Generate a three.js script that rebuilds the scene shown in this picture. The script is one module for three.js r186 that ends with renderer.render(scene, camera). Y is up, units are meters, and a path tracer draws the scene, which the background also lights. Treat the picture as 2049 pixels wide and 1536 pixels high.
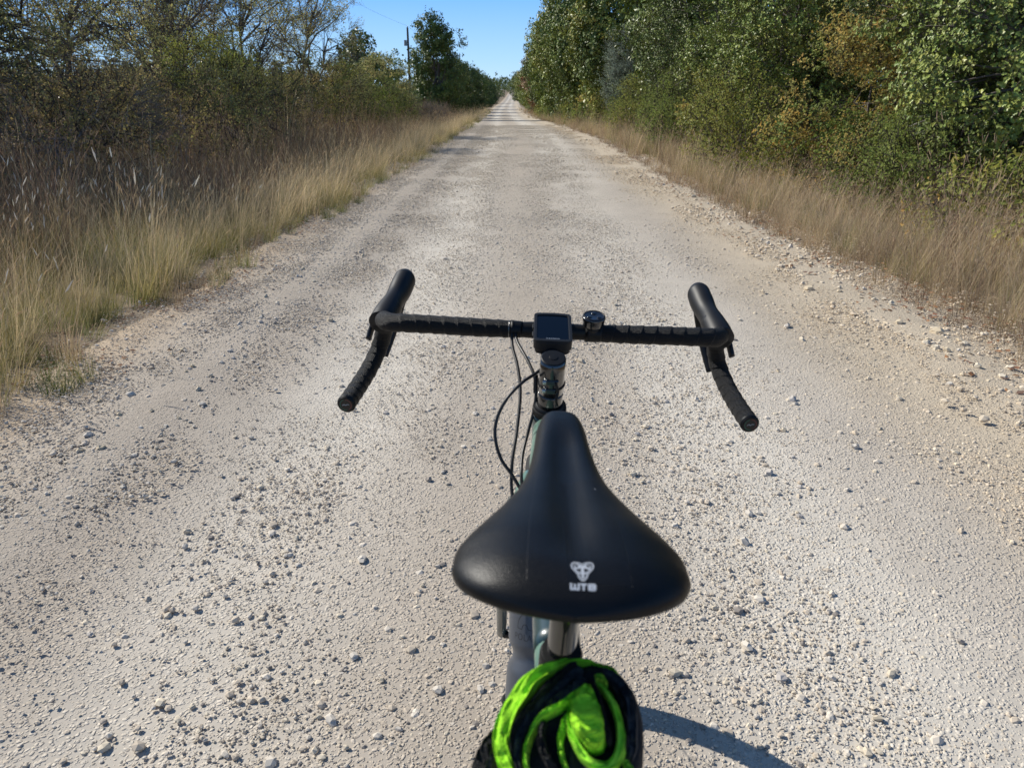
import * as THREE from 'three';
import { mergeGeometries } from 'three/addons/utils/BufferGeometryUtils.js';
import { RoundedBoxGeometry } from 'three/addons/geometries/RoundedBoxGeometry.js';

// ------------------------------------------------------------------ camera, sky, sun, exposure
const D2R = Math.PI / 180;
const scene = new THREE.Scene();
const camera = new THREE.PerspectiveCamera(53.0, 1024 / 767, 0.05, 4000);
camera.position.set(0, 1.32, 0);
camera.rotation.set(-20.67 * D2R, 0.6 * D2R, 0, 'YXZ');
camera.focus = 2.2;
camera.userData.fStop = 13;

const SUN_EL = 37 * D2R, SUN_AZ = 30 * D2R;           // azimuth: forward of straight left
const sunDir = new THREE.Vector3(-Math.cos(SUN_AZ) * Math.cos(SUN_EL), Math.sin(SUN_EL), -Math.sin(SUN_AZ) * Math.cos(SUN_EL));
const sun = new THREE.DirectionalLight(new THREE.Color().setRGB(1, 0.955, 0.87), 5);
sun.name = 'sun';
sun.position.copy(sunDir).multiplyScalar(60);
sun.castShadow = true;
sun.shadow.mapSize.set(4096, 4096);
Object.assign(sun.shadow.camera, { left: -40, right: 40, top: 40, bottom: -40, near: 1, far: 200 });
scene.add(sun, sun.target);

function makeSky() {
  const W = 512, H = 256, data = new Float32Array(W * H * 4);
  const stops = [[0, .60, .80, 1.0], [2, .44, .72, 1.03], [6, .215, .52, 1.04], [13, .12, .30, .66], [30, .055, .135, .31], [90, .03, .075, .19]];
  const at = (e) => {
    let k = 0; while (k < stops.length - 2 && e > stops[k + 1][0]) k++;
    const a = stops[k], b = stops[k + 1], t = Math.min(1, Math.max(0, (e - a[0]) / (b[0] - a[0])));
    return [1, 2, 3].map((i) => a[i] + (b[i] - a[i]) * t);
  };
  for (let r = 0; r < H; r++) {
    const up = ((r + .5) / H - .5) * Math.PI, e = up / D2R;
    for (let c = 0; c < W; c++) {
      const az = ((c + .5) / W - .5) * 2 * Math.PI, o = (r * W + c) * 4;
      if (e < 0) { data[o] = .22; data[o + 1] = .20; data[o + 2] = .17; data[o + 3] = 1; continue; }
      const cs = Math.cos(az) * Math.cos(up) * sunDir.x + Math.sin(up) * sunDir.y + Math.sin(az) * Math.cos(up) * sunDir.z;
      const ang = Math.acos(Math.min(1, Math.max(-1, cs))) / D2R, glow = .35 * Math.exp(-ang / 14), k = .93 + .12 * (cs * .5 + .5);
      const s = at(e);
      for (let i = 0; i < 3; i++) data[o + i] = s[i] * k + glow * [1, .97, .9][i];
      data[o + 3] = 1;
    }
  }
  const t = new THREE.DataTexture(data, W, H, THREE.RGBAFormat, THREE.FloatType);
  t.mapping = THREE.EquirectangularReflectionMapping; t.magFilter = THREE.LinearFilter; t.minFilter = THREE.LinearFilter; t.needsUpdate = true;
  return t;
}
scene.background = makeSky();
scene.environment = scene.background;

const renderer = new THREE.WebGLRenderer({ antialias: true });
renderer.setSize(1024, 767);
renderer.shadowMap.enabled = true;
renderer.toneMapping = THREE.LinearToneMapping;
renderer.toneMappingExposure = 1.06;

// ------------------------------------------------------------------ helpers
function rng(seed) {
  let s = seed >>> 0;
  const f = () => { s = (s + 0x6d2b79f5) | 0; let t = Math.imul(s ^ (s >>> 15), 1 | s); t = (t + Math.imul(t ^ (t >>> 7), 61 | t)) ^ t; return ((t ^ (t >>> 14)) >>> 0) / 4294967296; };
  f.r = (a, b) => a + (b - a) * f();
  f.g = () => (f() + f() + f() + f() - 2) * 0.87;
  f.pick = (a) => a[Math.min(a.length - 1, Math.floor(f() * a.length))];
  return f;
}
const V = (x, y, z) => new THREE.Vector3(x, y, z);
const clamp = (x, a, b) => Math.min(b, Math.max(a, x));
const sstep = (a, b, x) => { const t = clamp((x - a) / (b - a), 0, 1); return t * t * (3 - 2 * t); };
const mix = (a, b, t) => a + (b - a) * t;
const mix3 = (a, b, t) => [mix(a[0], b[0], t), mix(a[1], b[1], t), mix(a[2], b[2], t)];
const gauss = (x, s) => Math.exp(-(x * x) / (2 * s * s));
const hash3 = (x, y, z) => { let h = Math.imul(x | 0, 374761393) ^ Math.imul(y | 0, 668265263) ^ Math.imul(z | 0, 2147483647 ^ 1274126177); h = Math.imul(h ^ (h >>> 13), 1274126177); h = Math.imul(h ^ (h >>> 16), 2246822519); return ((h ^ (h >>> 15)) >>> 0) / 4294967296; };
function noise3(x, y, z) {
  const ix = Math.floor(x), iy = Math.floor(y), iz = Math.floor(z), fx = x - ix, fy = y - iy, fz = z - iz;
  const u = fx * fx * (3 - 2 * fx), v = fy * fy * (3 - 2 * fy), w = fz * fz * (3 - 2 * fz);
  const L = (a, b, t) => a + (b - a) * t, h = (i, j, k) => hash3(ix + i, iy + j, iz + k);
  return L(L(L(h(0, 0, 0), h(1, 0, 0), u), L(h(0, 1, 0), h(1, 1, 0), u), v), L(L(h(0, 0, 1), h(1, 0, 1), u), L(h(0, 1, 1), h(1, 1, 1), u), v), w);
}
const noise2 = (x, y) => noise3(x, y, 7.31);
const fbm2 = (x, y, n = 4) => { let s = 0, a = .5, t = 0; for (let i = 0; i < n; i++) { s += a * noise2(x, y); t += a; a *= .5; x = x * 2.03 + 11.7; y = y * 2.03 - 5.3; } return s / t; };
function table(pts) {                                    // monotone-ish smooth interpolation of [x, y] points
  const n = pts.length, m = new Array(n).fill(0);
  const sl = (i) => (pts[i + 1][1] - pts[i][1]) / (pts[i + 1][0] - pts[i][0]);
  for (let i = 0; i < n; i++) {
    if (i === 0) m[i] = sl(0); else if (i === n - 1) m[i] = sl(n - 2);
    else { const a = sl(i - 1), b = sl(i); m[i] = a * b <= 0 ? 0 : 2 * a * b / (a + b); }
  }
  return (x) => {
    if (x <= pts[0][0]) return pts[0][1];
    if (x >= pts[n - 1][0]) return pts[n - 1][1];
    let i = 0; while (x > pts[i + 1][0]) i++;
    const h = pts[i + 1][0] - pts[i][0], t = (x - pts[i][0]) / h, t2 = t * t, t3 = t2 * t;
    return (2 * t3 - 3 * t2 + 1) * pts[i][1] + (t3 - 2 * t2 + t) * h * m[i] + (-2 * t3 + 3 * t2) * pts[i + 1][1] + (t3 - t2) * h * m[i + 1];
  };
}
const used = new Map();
function numbered(name) { const n = used.get(name) ?? 0; used.set(name, n + 1); return n ? name + '_' + String(n).padStart(3, '0') : name; }
function shade(o) { o.castShadow = true; o.receiveShadow = true; return o; }
function thing(name, label, category, group, pos) {
  const o = new THREE.Group(); o.name = numbered(name); o.userData = { label, category };
  if (group) o.userData.group = group;
  if (pos) o.position.copy(pos);
  scene.add(o); return o;
}
function part(name, geo, mat, parent, label) {
  const m = shade(new THREE.Mesh(geo, mat)); m.name = name; if (label) m.userData.label = label;
  parent.add(m); return m;
}
function std(r, g, b, rough, extra = {}) {
  const m = new THREE.MeshPhysicalMaterial({ roughness: rough, ...extra }); m.color.setRGB(r, g, b); return m;
}
function instanced(name, geo, mat, list, parent, stuff = true) {
  const m = shade(new THREE.InstancedMesh(geo, mat, list.length)); m.name = name;
  const M = new THREE.Matrix4(), C = new THREE.Color();
  list.forEach((e, i) => {
    M.compose(e.p, e.q, typeof e.s === 'number' ? V(e.s, e.s, e.s) : e.s); m.setMatrixAt(i, M);
    if (e.c) m.setColorAt(i, C.setRGB(e.c[0], e.c[1], e.c[2]));
  });
  if (stuff) m.userData.kind = 'stuff';
  parent.add(m); return m;
}
const qY = (a) => new THREE.Quaternion().setFromAxisAngle(V(0, 1, 0), a);
function qRand(R) { const q = new THREE.Quaternion(R.g(), R.g(), R.g(), R.g() + 1e-4); return q.normalize(); }

class MB {                                               // collects triangles with per-vertex colour
  constructor() { this.p = []; this.c = []; this.i = []; this.u = []; }
  v(x, y, z, c, u = 0, w = 0) { this.p.push(x, y, z); this.c.push(c[0], c[1], c[2]); this.u.push(u, w); return this.p.length / 3 - 1; }
  t(a, b, c) { this.i.push(a, b, c); }
  tube(pts, radii, sides, col, capped = false) {
    const n = pts.length, T = new THREE.Vector3(), N = new THREE.Vector3(), B = new THREE.Vector3(), ref = new THREE.Vector3(.37, .2, .91);
    let prev = null;
    for (let k = 0; k < n; k++) {
      T.subVectors(pts[Math.min(n - 1, k + 1)], pts[Math.max(0, k - 1)]).normalize();
      if (prev) N.copy(prev).addScaledVector(T, -prev.dot(T)); else N.copy(ref).addScaledVector(T, -ref.dot(T));
      N.normalize(); prev = N.clone(); B.crossVectors(T, N);
      const r = typeof radii === 'function' ? radii(k / (n - 1)) : Array.isArray(radii) ? radii[k] : radii;
      const cc = typeof col === 'function' ? col(k / (n - 1)) : col;
      for (let s = 0; s < sides; s++) {
        const a = s / sides * 2 * Math.PI, cx = Math.cos(a) * r, sx = Math.sin(a) * r, q = pts[k];
        const id = this.v(q.x + N.x * cx + B.x * sx, q.y + N.y * cx + B.y * sx, q.z + N.z * cx + B.z * sx, cc, s / sides, k / (n - 1));
        if (k < n - 1) {
          const s2 = id - s + (s + 1) % sides;
          this.t(id, s2, id + sides); this.t(s2, s2 + sides, id + sides);
        }
      }
    }
    if (capped) {
      const base = this.p.length / 3 - n * sides;
      for (const k of [0, n - 1]) {
        const q = pts[k], cc = typeof col === 'function' ? col(k / (n - 1)) : col, id = this.v(q.x, q.y, q.z, cc);
        for (let s = 0; s < sides; s++) { const a = base + k * sides + s, b = base + k * sides + (s + 1) % sides; if (k) this.t(a, b, id); else this.t(b, a, id); }
      }
    }
  }
  geo(smooth = true) {
    const g = new THREE.BufferGeometry();
    g.setAttribute('position', new THREE.Float32BufferAttribute(this.p, 3));
    g.setAttribute('color', new THREE.Float32BufferAttribute(this.c, 3));
    g.setAttribute('uv', new THREE.Float32BufferAttribute(this.u, 2));
    g.setIndex(this.i);
    if (smooth) g.computeVertexNormals();
    return g;
  }
}
const jit = (c, R, a) => { const k = 1 + R.g() * a; return [c[0] * k * (1 + R.g() * a * .3), c[1] * k, c[2] * k * (1 + R.g() * a * .4)]; };

// ------------------------------------------------------------------ terrain
const roadY = table([[-60, 0], [0, 0], [22, 0], [45, -.28], [77, -.75], [140, -1.1], [208, -1.2], [300, -.5], [400, 1.2], [520, 3.3], [700, 4.4], [1500, 5]]);
const roadX = table([[-60, .25], [0, .22], [20, .2], [40, -.2], [77, -1.25], [140, -2.35], [208, -3.05], [350, -3.5], [520, -3.7], [1500, -4]]);
function roadTop(x, z) {
  const d = -z, l = x - roadX(d), a = Math.abs(l);
  let y = roadY(d) - .03 * Math.min(1, (l / 2.4) ** 2) + .012;
  y -= .011 * (gauss(l + 1.03, .28) + gauss(l - .52, .3));
  y += .018 * (fbm2(x * 1.1, z * .5, 3) - .5);
  y += .022 * gauss(l + 1.85, .22) + .05 * gauss(l - 2.15, .24) * (.4 + fbm2(x * 1.5 + 40, z * .9, 2));
  const edge = (l < 0 ? 2.5 : 2.62) + .5 * (fbm2(x * .2 + 3, z * .55, 3) - .5);
  return y - .14 * sstep(edge, edge + .45, a);
}
function groundY(x, z) {
  const d = -z, l = x - roadX(d), a = Math.abs(l);
  let y = roadY(d) - .10 + .06 * sstep(2.0, 2.7, a);
  y += -.10 * gauss(a - 4.0, .7) + .05 * sstep(4.5, 8, a);
  y += (.16 * (fbm2(x * .35, z * .35, 3) - .5)) * sstep(2.4, 4, a) + 1.6 * (fbm2(x * .02 + 9, z * .02, 3) - .5) * sstep(20, 120, a);
  return y;
}
const surfY = (x, z) => Math.max(roadTop(x, z), groundY(x, z));

// computed textures: crushed limestone (colour and relief) and soil
function gravelMaps(S, metres, seed, count) {
  const R = rng(seed), h = new Float32Array(S * S), t = new Float32Array(S * S);
  for (let y = 0; y < S; y++) for (let x = 0; x < S; x++) {
    const u = x / S, v = y / S, w = (a, b) => { const s = 24 * a, f = (p, q) => noise2(p * s + b, q * s - b), k = sstep(.8, 1, u), m = sstep(.8, 1, v); return mix(mix(f(u, v), f(u - 1, v), k), mix(f(u, v - 1), f(u - 1, v - 1), k), m); };
    const n = .5 * w(1, 3) + .3 * w(3, 17) + .2 * w(9, 31);
    h[y * S + x] = .22 * n + .05 * hash3(x, y, seed); t[y * S + x] = .80 + .16 * (n - .5) + .05 * (hash3(x, y, seed + 5) - .5);
  }
  const ppm = S / metres;
  for (let k = 0; k < count; k++) {
    const r = (.0010 + .0042 * Math.pow(R(), 3.0)) * ppm, cx = R() * S, cy = R() * S, el = R.r(.6, 1.3), an = R() * 3.14, ca = Math.cos(an), sa = Math.sin(an), H = R.r(.25, .7) * Math.min(1, r / (.004 * ppm) + .25), tone = R() < .16 ? R.r(.50, .70) : R.r(.74, 1.08), q = Math.ceil(r * 1.4);
    for (let dy = -q; dy <= q; dy++) for (let dx = -q; dx <= q; dx++) {
      const a = (dx * ca + dy * sa) / el, b = (-dx * sa + dy * ca) * el, m = Math.pow(Math.abs(a), 2.6) + Math.pow(Math.abs(b), 2.6), e = m / Math.pow(r, 2.6);
      if (e >= 1) continue;
      const o = ((Math.floor(cy + dy) % S + S) % S) * S + (Math.floor(cx + dx) % S + S) % S, hh = .25 + H * Math.sqrt(1 - e) * (1 + .25 * (a + b) / (r + 1));
      if (hh > h[o]) { h[o] = hh; t[o] = mix(t[o], tone, .8); }
    }
  }
  const C = new Uint8Array(S * S * 4), B = new Uint8Array(S * S * 4);
  for (let i = 0; i < S * S; i++) {
    const k = clamp(t[i], 0, 1.1) / 1.1, hue = .02 * (hash3(i % S >> 2, i / S >> 2, 9) - .5);
    C[i * 4] = 255 * clamp(k + hue, 0, 1); C[i * 4 + 1] = 255 * k; C[i * 4 + 2] = 255 * clamp(k - hue, 0, 1); C[i * 4 + 3] = 255;
    B[i * 4] = B[i * 4 + 1] = B[i * 4 + 2] = 255 * clamp(h[i], 0, 1); B[i * 4 + 3] = 255;
  }
  return [C, B].map((d) => { const x = new THREE.DataTexture(d, S, S); x.wrapS = x.wrapT = THREE.RepeatWrapping; x.magFilter = THREE.LinearFilter; x.needsUpdate = true; return x; });
}
const TILE = 2.3;
const [gravelColor, gravelBump] = gravelMaps(2048, TILE, 11, 105000);

function roadColor(x, z) {
  const d = -z, l = x - roadX(d), far = sstep(6, 30, d), n = mix(fbm2(x * 1.3 + 2, z * .22, 4), fbm2(x * 1.9 + 2, z * .03, 4), far), n2 = mix(fbm2(x * 3.1 - 7, z * 1.7, 3), fbm2(x * 5.1 - 7, z * .12, 3), far);
  let c = mix3([.57, .505, .43], [.61, .54, .46], n2);
  const tr = Math.max(gauss(l + 1.05, .30), .72 * gauss(l - .55, .40));
  c = mix3(c, [.82, .765, .68], clamp(tr * (.25 + 1.15 * n) + .28 * sstep(.52, .68, n) * (1 - sstep(1.0, 1.5, Math.abs(l))), 0, 1));
  c = mix3(c, [.55, .475, .39], .65 * gauss(l + .12, .27));
  c = mix3(c, [.50, .44, .375], .7 * gauss(l + 1.75, .36));
  c = mix3(c, [.69, .59, .455], sstep(1.1, 1.8, l + .5 * (n - .5)) * .9);
  c = mix3(c, [.62, .50, .37], sstep(2.1, 2.5, -l + .3 * (n - .5)));
  return c.map((v, i) => v * (.92 + .16 * n2) / .82 * [.845, .825, .785][i]);
}
function sheet(xs, ds, yf, cf, tile, xAt) {
  const p = [], u = [], c = [], idx = [], nx = xs.length;
  ds.forEach((d, j) => xs.forEach((x0, i) => {
    const x = xAt ? x0 + xAt(d) : x0, z = -d;
    p.push(x, yf(x, z), z); u.push(x / tile, z / tile); const k = cf(x, z); c.push(k[0], k[1], k[2]);
    if (i && j) { const a = (j - 1) * nx + i - 1, b = a + 1, e = a + nx, f = e + 1; idx.push(a, b, e, b, f, e); }
  }));
  const g = new THREE.BufferGeometry();
  g.setAttribute('position', new THREE.Float32BufferAttribute(p, 3)); g.setAttribute('uv', new THREE.Float32BufferAttribute(u, 2)); g.setAttribute('color', new THREE.Float32BufferAttribute(c, 3));
  g.setIndex(idx); g.computeVertexNormals(); return g;
}
function steps(a, b, first, rate) { const o = [a]; let s = first; while (o[o.length - 1] < b) { o.push(Math.min(b, o[o.length - 1] + s)); if (o[o.length - 1] > 4) s *= rate; } return o; }
const road = (() => {
  const xs = []; for (let x = -3.3; x <= 3.31; x += .055) xs.push(x);
  const g = sheet(xs, steps(-6, 900, .05, 1.017), roadTop, roadColor, TILE, roadX);
  const m = new THREE.MeshStandardMaterial({ roughness: .95, vertexColors: true, map: gravelColor, bumpMap: gravelBump, bumpScale: .0048 });
  const o = part('road', g, m, scene); o.userData = { kind: 'structure', label: 'pale crushed limestone gravel road running straight to the horizon' };
  return o;
})();
{
  const side = steps(2.2, 1600, .25, 1.12), xs = [...side.map((v) => -v).reverse(), -1, 0, 1, ...side];
  const g = sheet(xs, steps(-80, 2000, .5, 1.03), groundY, (x, z) => {
    const n = fbm2(x * .8, z * .8, 4), a = Math.abs(x - roadX(-z)); let c = mix3([.20, .145, .085], [.33, .25, .16], n);
    return mix3(c, [.60, .49, .36], 1 - sstep(2.3, 3.0 + .8 * (n - .5), a));
  }, TILE);
  const m = new THREE.MeshStandardMaterial({ roughness: 1, vertexColors: true, map: gravelColor, bumpMap: gravelBump, bumpScale: .004 });
  part('ground', g, m, scene).userData = { kind: 'structure', label: 'brown soil under the grass and brush beside the road' };
}

// loose gravel: a few patches of pebbles, each placed many times, and the larger stones one by one
function pebbleInto(mb, R, x, z, s, col) {
  const g = pebbleInto.base, e = V(R.r(.7, 1.35), R.r(.5, .9), R.r(.7, 1.35)).multiplyScalar(s * .5), q = qRand(R), w = V(0, 0, 0), first = mb.p.length / 3;
  for (const b of g.v) { w.copy(b).multiplyScalar(1 + R.g() * .22).applyQuaternion(q).multiply(e); mb.v(x + w.x, w.y + s * R.r(.03, .05 + 8 * Math.min(s, .014)), z + w.z, col); }
  for (const f of g.f) mb.t(first + f[0], first + f[1], first + f[2]);
}
{
  const ph = (1 + Math.sqrt(5)) / 2, v = [[-1, ph, 0], [1, ph, 0], [-1, -ph, 0], [1, -ph, 0], [0, -1, ph], [0, 1, ph], [0, -1, -ph], [0, 1, -ph], [ph, 0, -1], [ph, 0, 1], [-ph, 0, -1], [-ph, 0, 1]].map((a) => V(...a).normalize());
  const f = [[0, 11, 5], [0, 5, 1], [0, 1, 7], [0, 7, 10], [0, 10, 11], [1, 5, 9], [5, 11, 4], [11, 10, 2], [10, 7, 6], [7, 1, 8], [3, 9, 4], [3, 4, 2], [3, 2, 6], [3, 6, 8], [3, 8, 9], [4, 9, 5], [2, 4, 11], [6, 2, 10], [8, 6, 7], [9, 8, 1]];
  pebbleInto.base = { v, f };
}
const stoneTone = (R) => { const k = R(); return k < .05 ? [.30, .265, .23] : k < .45 ? [.66, .59, .495] : k < .8 ? [.61, .52, .41] : [.70, .61, .47]; };
let rk = 0; const Rk = (R) => rk; // one tone per pebble
function patch(seed, radius, specs) {
  const R = rng(seed), mb = new MB();
  for (const [n, a, b, pow] of specs) for (let i = 0; i < n; i++) {
    rk = R.g() * .12; const r = radius * Math.pow(R(), .62), t = R() * 6.283, s = a + (b - a) * Math.pow(R(), pow);
    pebbleInto(mb, R, Math.cos(t) * r, Math.sin(t) * r, s, stoneTone(R).map((v) => v * (1 + Rk(R))));
  }
  const g = mb.geo(false); return g;
}
const stoneMat = new THREE.MeshStandardMaterial({ roughness: .95, vertexColors: true });
{
  const kinds = {
    fine: [0, 1, 2].map((i) => patch(100 + i, .42, [[900, .0028, .0068, 1.5], [40, .007, .013, 1.6]])),
    medium: [0, 1, 2].map((i) => patch(110 + i, .42, [[700, .0032, .008, 1.4], [130, .007, .0135, 1.7], [10, .013, .021, 1.4]])),
    coarse: [0, 1, 2].map((i) => patch(120 + i, .45, [[260, .005, .011, 1.3], [60, .010, .019, 1.5], [8, .018, .028, 1.4]])),
    dense: [0, 1, 2].map((i) => patch(130 + i, .42, [[560, .004, .010, 1.3], [200, .008, .017, 1.8], [10, .016, .028, 1.6]])),
    rubble: [0, 1, 2].map((i) => patch(140 + i, .42, [[320, .005, .014, 1.5], [70, .013, .030, 1.8], [5, .03, .052, 1.4]])),
  };
  const lists = {}; for (const k in kinds) lists[k] = kinds[k].map(() => []);
  const R = rng(77), tint = (x, l) => { const s = sstep(1.0, 1.8, l); return mix3([.94, .935, .925], [1.03, .98, .89], s).map((v, i) => v * (1 + .06 * Math.sin(x * 91 + l * 37))); };
  const put = (k, x, d) => { const i = Math.floor(R() * 3); lists[k][i].push({ p: V(x, roadTop(x, -d) - .001, -d), q: qY(R() * 6.283), s: R.r(.85, 1.15) * (1 + .045 * clamp(d - 5, 0, 16)), c: tint(x, x - roadX(d)) }); };
  let d = .2;
  while (d < 42) {
    const st = d < 9 ? .30 : d < 18 ? .40 : .7, cx = roadX(d);
    for (let l = -2.5; l <= 2.6; l += st) {
      const x = cx + l + R.r(-.2, .2), dd = d + R.r(-.2, .2), ll = x - cx, n = fbm2(x * 1.3 + 5, dd * .8, 3), tr = Math.max(gauss(ll + 1.03, .24), .7 * gauss(ll - .5, .3));
      if (ll < -1.3 && ll > -2.2) { if (R() < .95 - .5 * sstep(-1.75, -1.4, ll)) put(ll > -1.55 || dd < 2.4 ? (R() < .5 ? 'medium' : 'fine') : 'dense', x, dd); continue; }
      if (ll <= -2.2) { if (R() < .45) put('coarse', x, dd); else if (R() < .7) put('fine', x, dd); continue; }
      if (ll > 1.95) { if (R() < (n > .5 ? .8 : .35)) put('rubble', x, dd); if (R() < .4) put('medium', x, dd); continue; }
      if (ll > 1.0) { if (R() < .42 * (n * 2)) put(R() < .5 ? 'coarse' : 'medium', x, dd); continue; }
      if (R() < 1.15 - 1.0 * tr) put(n > .50 ? 'medium' : 'fine', x, dd);
      else if (R() < .22) put('fine', x, dd);
      if (d < 9 && R() < .2 + .4 * gauss(ll - .02, .25)) put('coarse', x, dd);
    }
    d += st;
  }
  for (const k in lists) lists[k].forEach((list, i) => { if (list.length) instanced('gravel', kinds[k][i], stoneMat, list, road); });

  // larger stones, each a mesh of its own
  const geos = [];
  for (let k = 0; k < 9; k++) {
    const Q = rng(300 + k), g = new THREE.DodecahedronGeometry(.5, 0), p = g.attributes.position, seen = new Map(), e = V(Q.r(.9, 1.3), Q.r(.55, .85), Q.r(.75, 1.05));
    for (let i = 0; i < p.count; i++) {
      const key = [p.getX(i), p.getY(i), p.getZ(i)].map((v) => v.toFixed(3)).join();
      if (!seen.has(key)) seen.set(key, V(1 + Q.g() * .25, 1 + Q.g() * .22, 1 + Q.g() * .25));
      const s = seen.get(key); p.setXYZ(i, p.getX(i) * s.x * e.x, p.getY(i) * s.y * e.y, p.getZ(i) * s.z * e.z);
    }
    g.deleteAttribute('uv'); g.computeVertexNormals(); geos.push(g);
  }
  const pitted = gravelBump.clone(); pitted.repeat.set(.4, .4); pitted.needsUpdate = true;
  const mats = [[.62, .56, .475], [.57, .49, .37], [.65, .57, .44], [.55, .50, .44], [.32, .28, .24], [.64, .53, .37]].map((c) => new THREE.MeshStandardMaterial({ color: new THREE.Color().setRGB(...c), roughness: .95 }));
  const stone = (x, dd, s, tan) => {
    const m = part(numbered('stone'), R.pick(geos), tan ? mats[R.pick([1, 2, 2, 5, 5, 0])] : mats[R.pick([0, 0, 0, 3, 1, 4])], road);
    m.position.set(x, roadTop(x, -dd) + s * .16, -dd); m.rotation.set(R.g() * .4, R() * 6.283, R.g() * .4); m.scale.setScalar(s);
  };
  for (let i = 0; i < 135; i++) { const dd = 1.15 + 3.6 * Math.pow(R(), 1.5), w = Math.min(2, dd * .78), x = R.r(-w, w * .9); stone(x, dd, (.012 + .020 * Math.pow(R(), 2)) * (1 + .16 * (dd - 1.2)), x > 1.25); }
  for (let i = 0; i < 95; i++) { const dd = 3.4 + 9 * Math.pow(R(), 1.2); stone(roadX(dd) + 2.12 + R.g() * .30, dd, R.r(.022, .046) * (R() < .12 ? 1.4 : 1), true); }
  for (let i = 0; i < 55; i++) { const dd = 2.6 + 4.5 * R(); stone(roadX(dd) - 1.9 + R.g() * .32, dd, R.r(.018, .034), R() < .6); }
}

// ------------------------------------------------------------------ grass
function blade(mb, R, o, len, dir, bend, w, c0, c1, seg = 3) {
  const side = V(-Math.sin(dir), 0, Math.cos(dir)).applyAxisAngle(V(Math.cos(dir), 0, Math.sin(dir)), R.r(-.8, .8)), t0 = R.r(.02, .22), pts = [];
  let p = o.clone(), a = t0;
  for (let k = 0; k <= seg; k++) { pts.push(p.clone()); a += bend / seg * (.4 + 1.2 * k / seg); p = p.clone().add(V(Math.sin(a) * Math.cos(dir), Math.cos(a), Math.sin(a) * Math.sin(dir)).multiplyScalar(len / seg)); }
  let a0, b0;
  for (let k = 0; k <= seg; k++) {
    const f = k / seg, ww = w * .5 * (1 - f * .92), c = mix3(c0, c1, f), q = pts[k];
    const a1 = mb.v(q.x - side.x * ww, q.y - side.y * ww, q.z - side.z * ww, c), b1 = mb.v(q.x + side.x * ww, q.y + side.y * ww, q.z + side.z * ww, c);
    if (k) { mb.t(a0, b0, a1); mb.t(b0, b1, a1); }
    a0 = a1; b0 = b1;
  }
  return pts;
}
function spike(mb, R, pts, len, r, col, fluff) {           // a seed head at a stalk's tip
  const tip = pts[pts.length - 1], dir = tip.clone().sub(pts[pts.length - 2]).normalize(), q = [], rad = [];
  for (let k = 0; k <= 4; k++) { const f = k / 4; q.push(tip.clone().addScaledVector(dir, len * (f - .15)).add(V(R.g(), R.g(), R.g()).multiplyScalar(r * .35))); rad.push(r * [.25, .9, 1, .7, .08][k] * R.r(.75, 1.2)); }
  mb.tube(q, rad, 5, col);
  if (fluff) for (let k = 0; k < fluff; k++) { const o = tip.clone().addScaledVector(dir, len * R.r(-.1, .8)), e = V(R.g(), R.g() * .6 + .3, R.g()).normalize().multiplyScalar(r * R.r(1, 2.0)), s = V(R.g(), R.g(), R.g()).normalize().multiplyScalar(r * .28); const a = mb.v(o.x - s.x, o.y - s.y, o.z - s.z, col), b = mb.v(o.x + s.x, o.y + s.y, o.z + s.z, col), c = mb.v(o.x + e.x, o.y + e.y, o.z + e.z, col); mb.t(a, b, c); }
}
function tuft(seed, spec) {
  const R = rng(seed), mb = new MB();
  for (const s of spec) for (let i = 0; i < s.n; i++) {
    const r = s.spread * Math.sqrt(R()), t = R() * 6.283, dir = t + R.g() * 1.2, L = s.len * R.r(.55, 1.1);
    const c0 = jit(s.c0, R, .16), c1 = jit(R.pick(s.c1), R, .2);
    const pts = blade(mb, R, V(Math.cos(t) * r, -.01, Math.sin(t) * r), L, dir, s.bend * R.r(.3, 1.3), s.w * R.r(.7, 1.3), c0, c1, s.seg ?? 3);
    if (s.head) spike(mb, R, pts, s.head.len * R.r(.7, 1.2), s.head.r, jit(s.head.c, R, .1), s.head.fluff);
  }
  return mb.geo(true);
}
const STRAW = [.82, .665, .42], STRAW2 = [.66, .51, .30], OLIVE = [.34, .31, .13], GREENG = [.19, .235, .08], YEL = [.64, .46, .12], RED = [.37, .225, .155], BROWN = [.34, .25, .175], WHITE = [.86, .82, .73];
const grassMat = new THREE.MeshPhysicalMaterial({ vertexColors: true, roughness: .95, transmission: .36, thickness: 0, specularIntensity: .25 });
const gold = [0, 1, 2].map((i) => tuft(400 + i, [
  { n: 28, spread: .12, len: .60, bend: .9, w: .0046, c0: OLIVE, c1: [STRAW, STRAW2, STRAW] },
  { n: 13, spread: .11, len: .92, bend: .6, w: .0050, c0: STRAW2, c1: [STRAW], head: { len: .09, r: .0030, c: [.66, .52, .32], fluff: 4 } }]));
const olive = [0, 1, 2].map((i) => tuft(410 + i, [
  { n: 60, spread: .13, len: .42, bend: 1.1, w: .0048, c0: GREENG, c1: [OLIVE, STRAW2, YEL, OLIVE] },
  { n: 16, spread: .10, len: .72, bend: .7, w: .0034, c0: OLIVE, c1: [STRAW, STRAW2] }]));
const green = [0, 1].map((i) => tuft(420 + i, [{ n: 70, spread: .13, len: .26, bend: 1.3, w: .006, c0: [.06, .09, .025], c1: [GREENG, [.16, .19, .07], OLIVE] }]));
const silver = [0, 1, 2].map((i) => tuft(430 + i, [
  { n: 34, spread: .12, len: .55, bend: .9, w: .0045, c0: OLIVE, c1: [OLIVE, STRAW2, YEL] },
  { n: 5, spread: .10, len: .95, bend: .35, w: .0034, c0: OLIVE, c1: [STRAW2], head: { len: .085, r: .0046, c: WHITE, fluff: 14 } }]));
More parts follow.
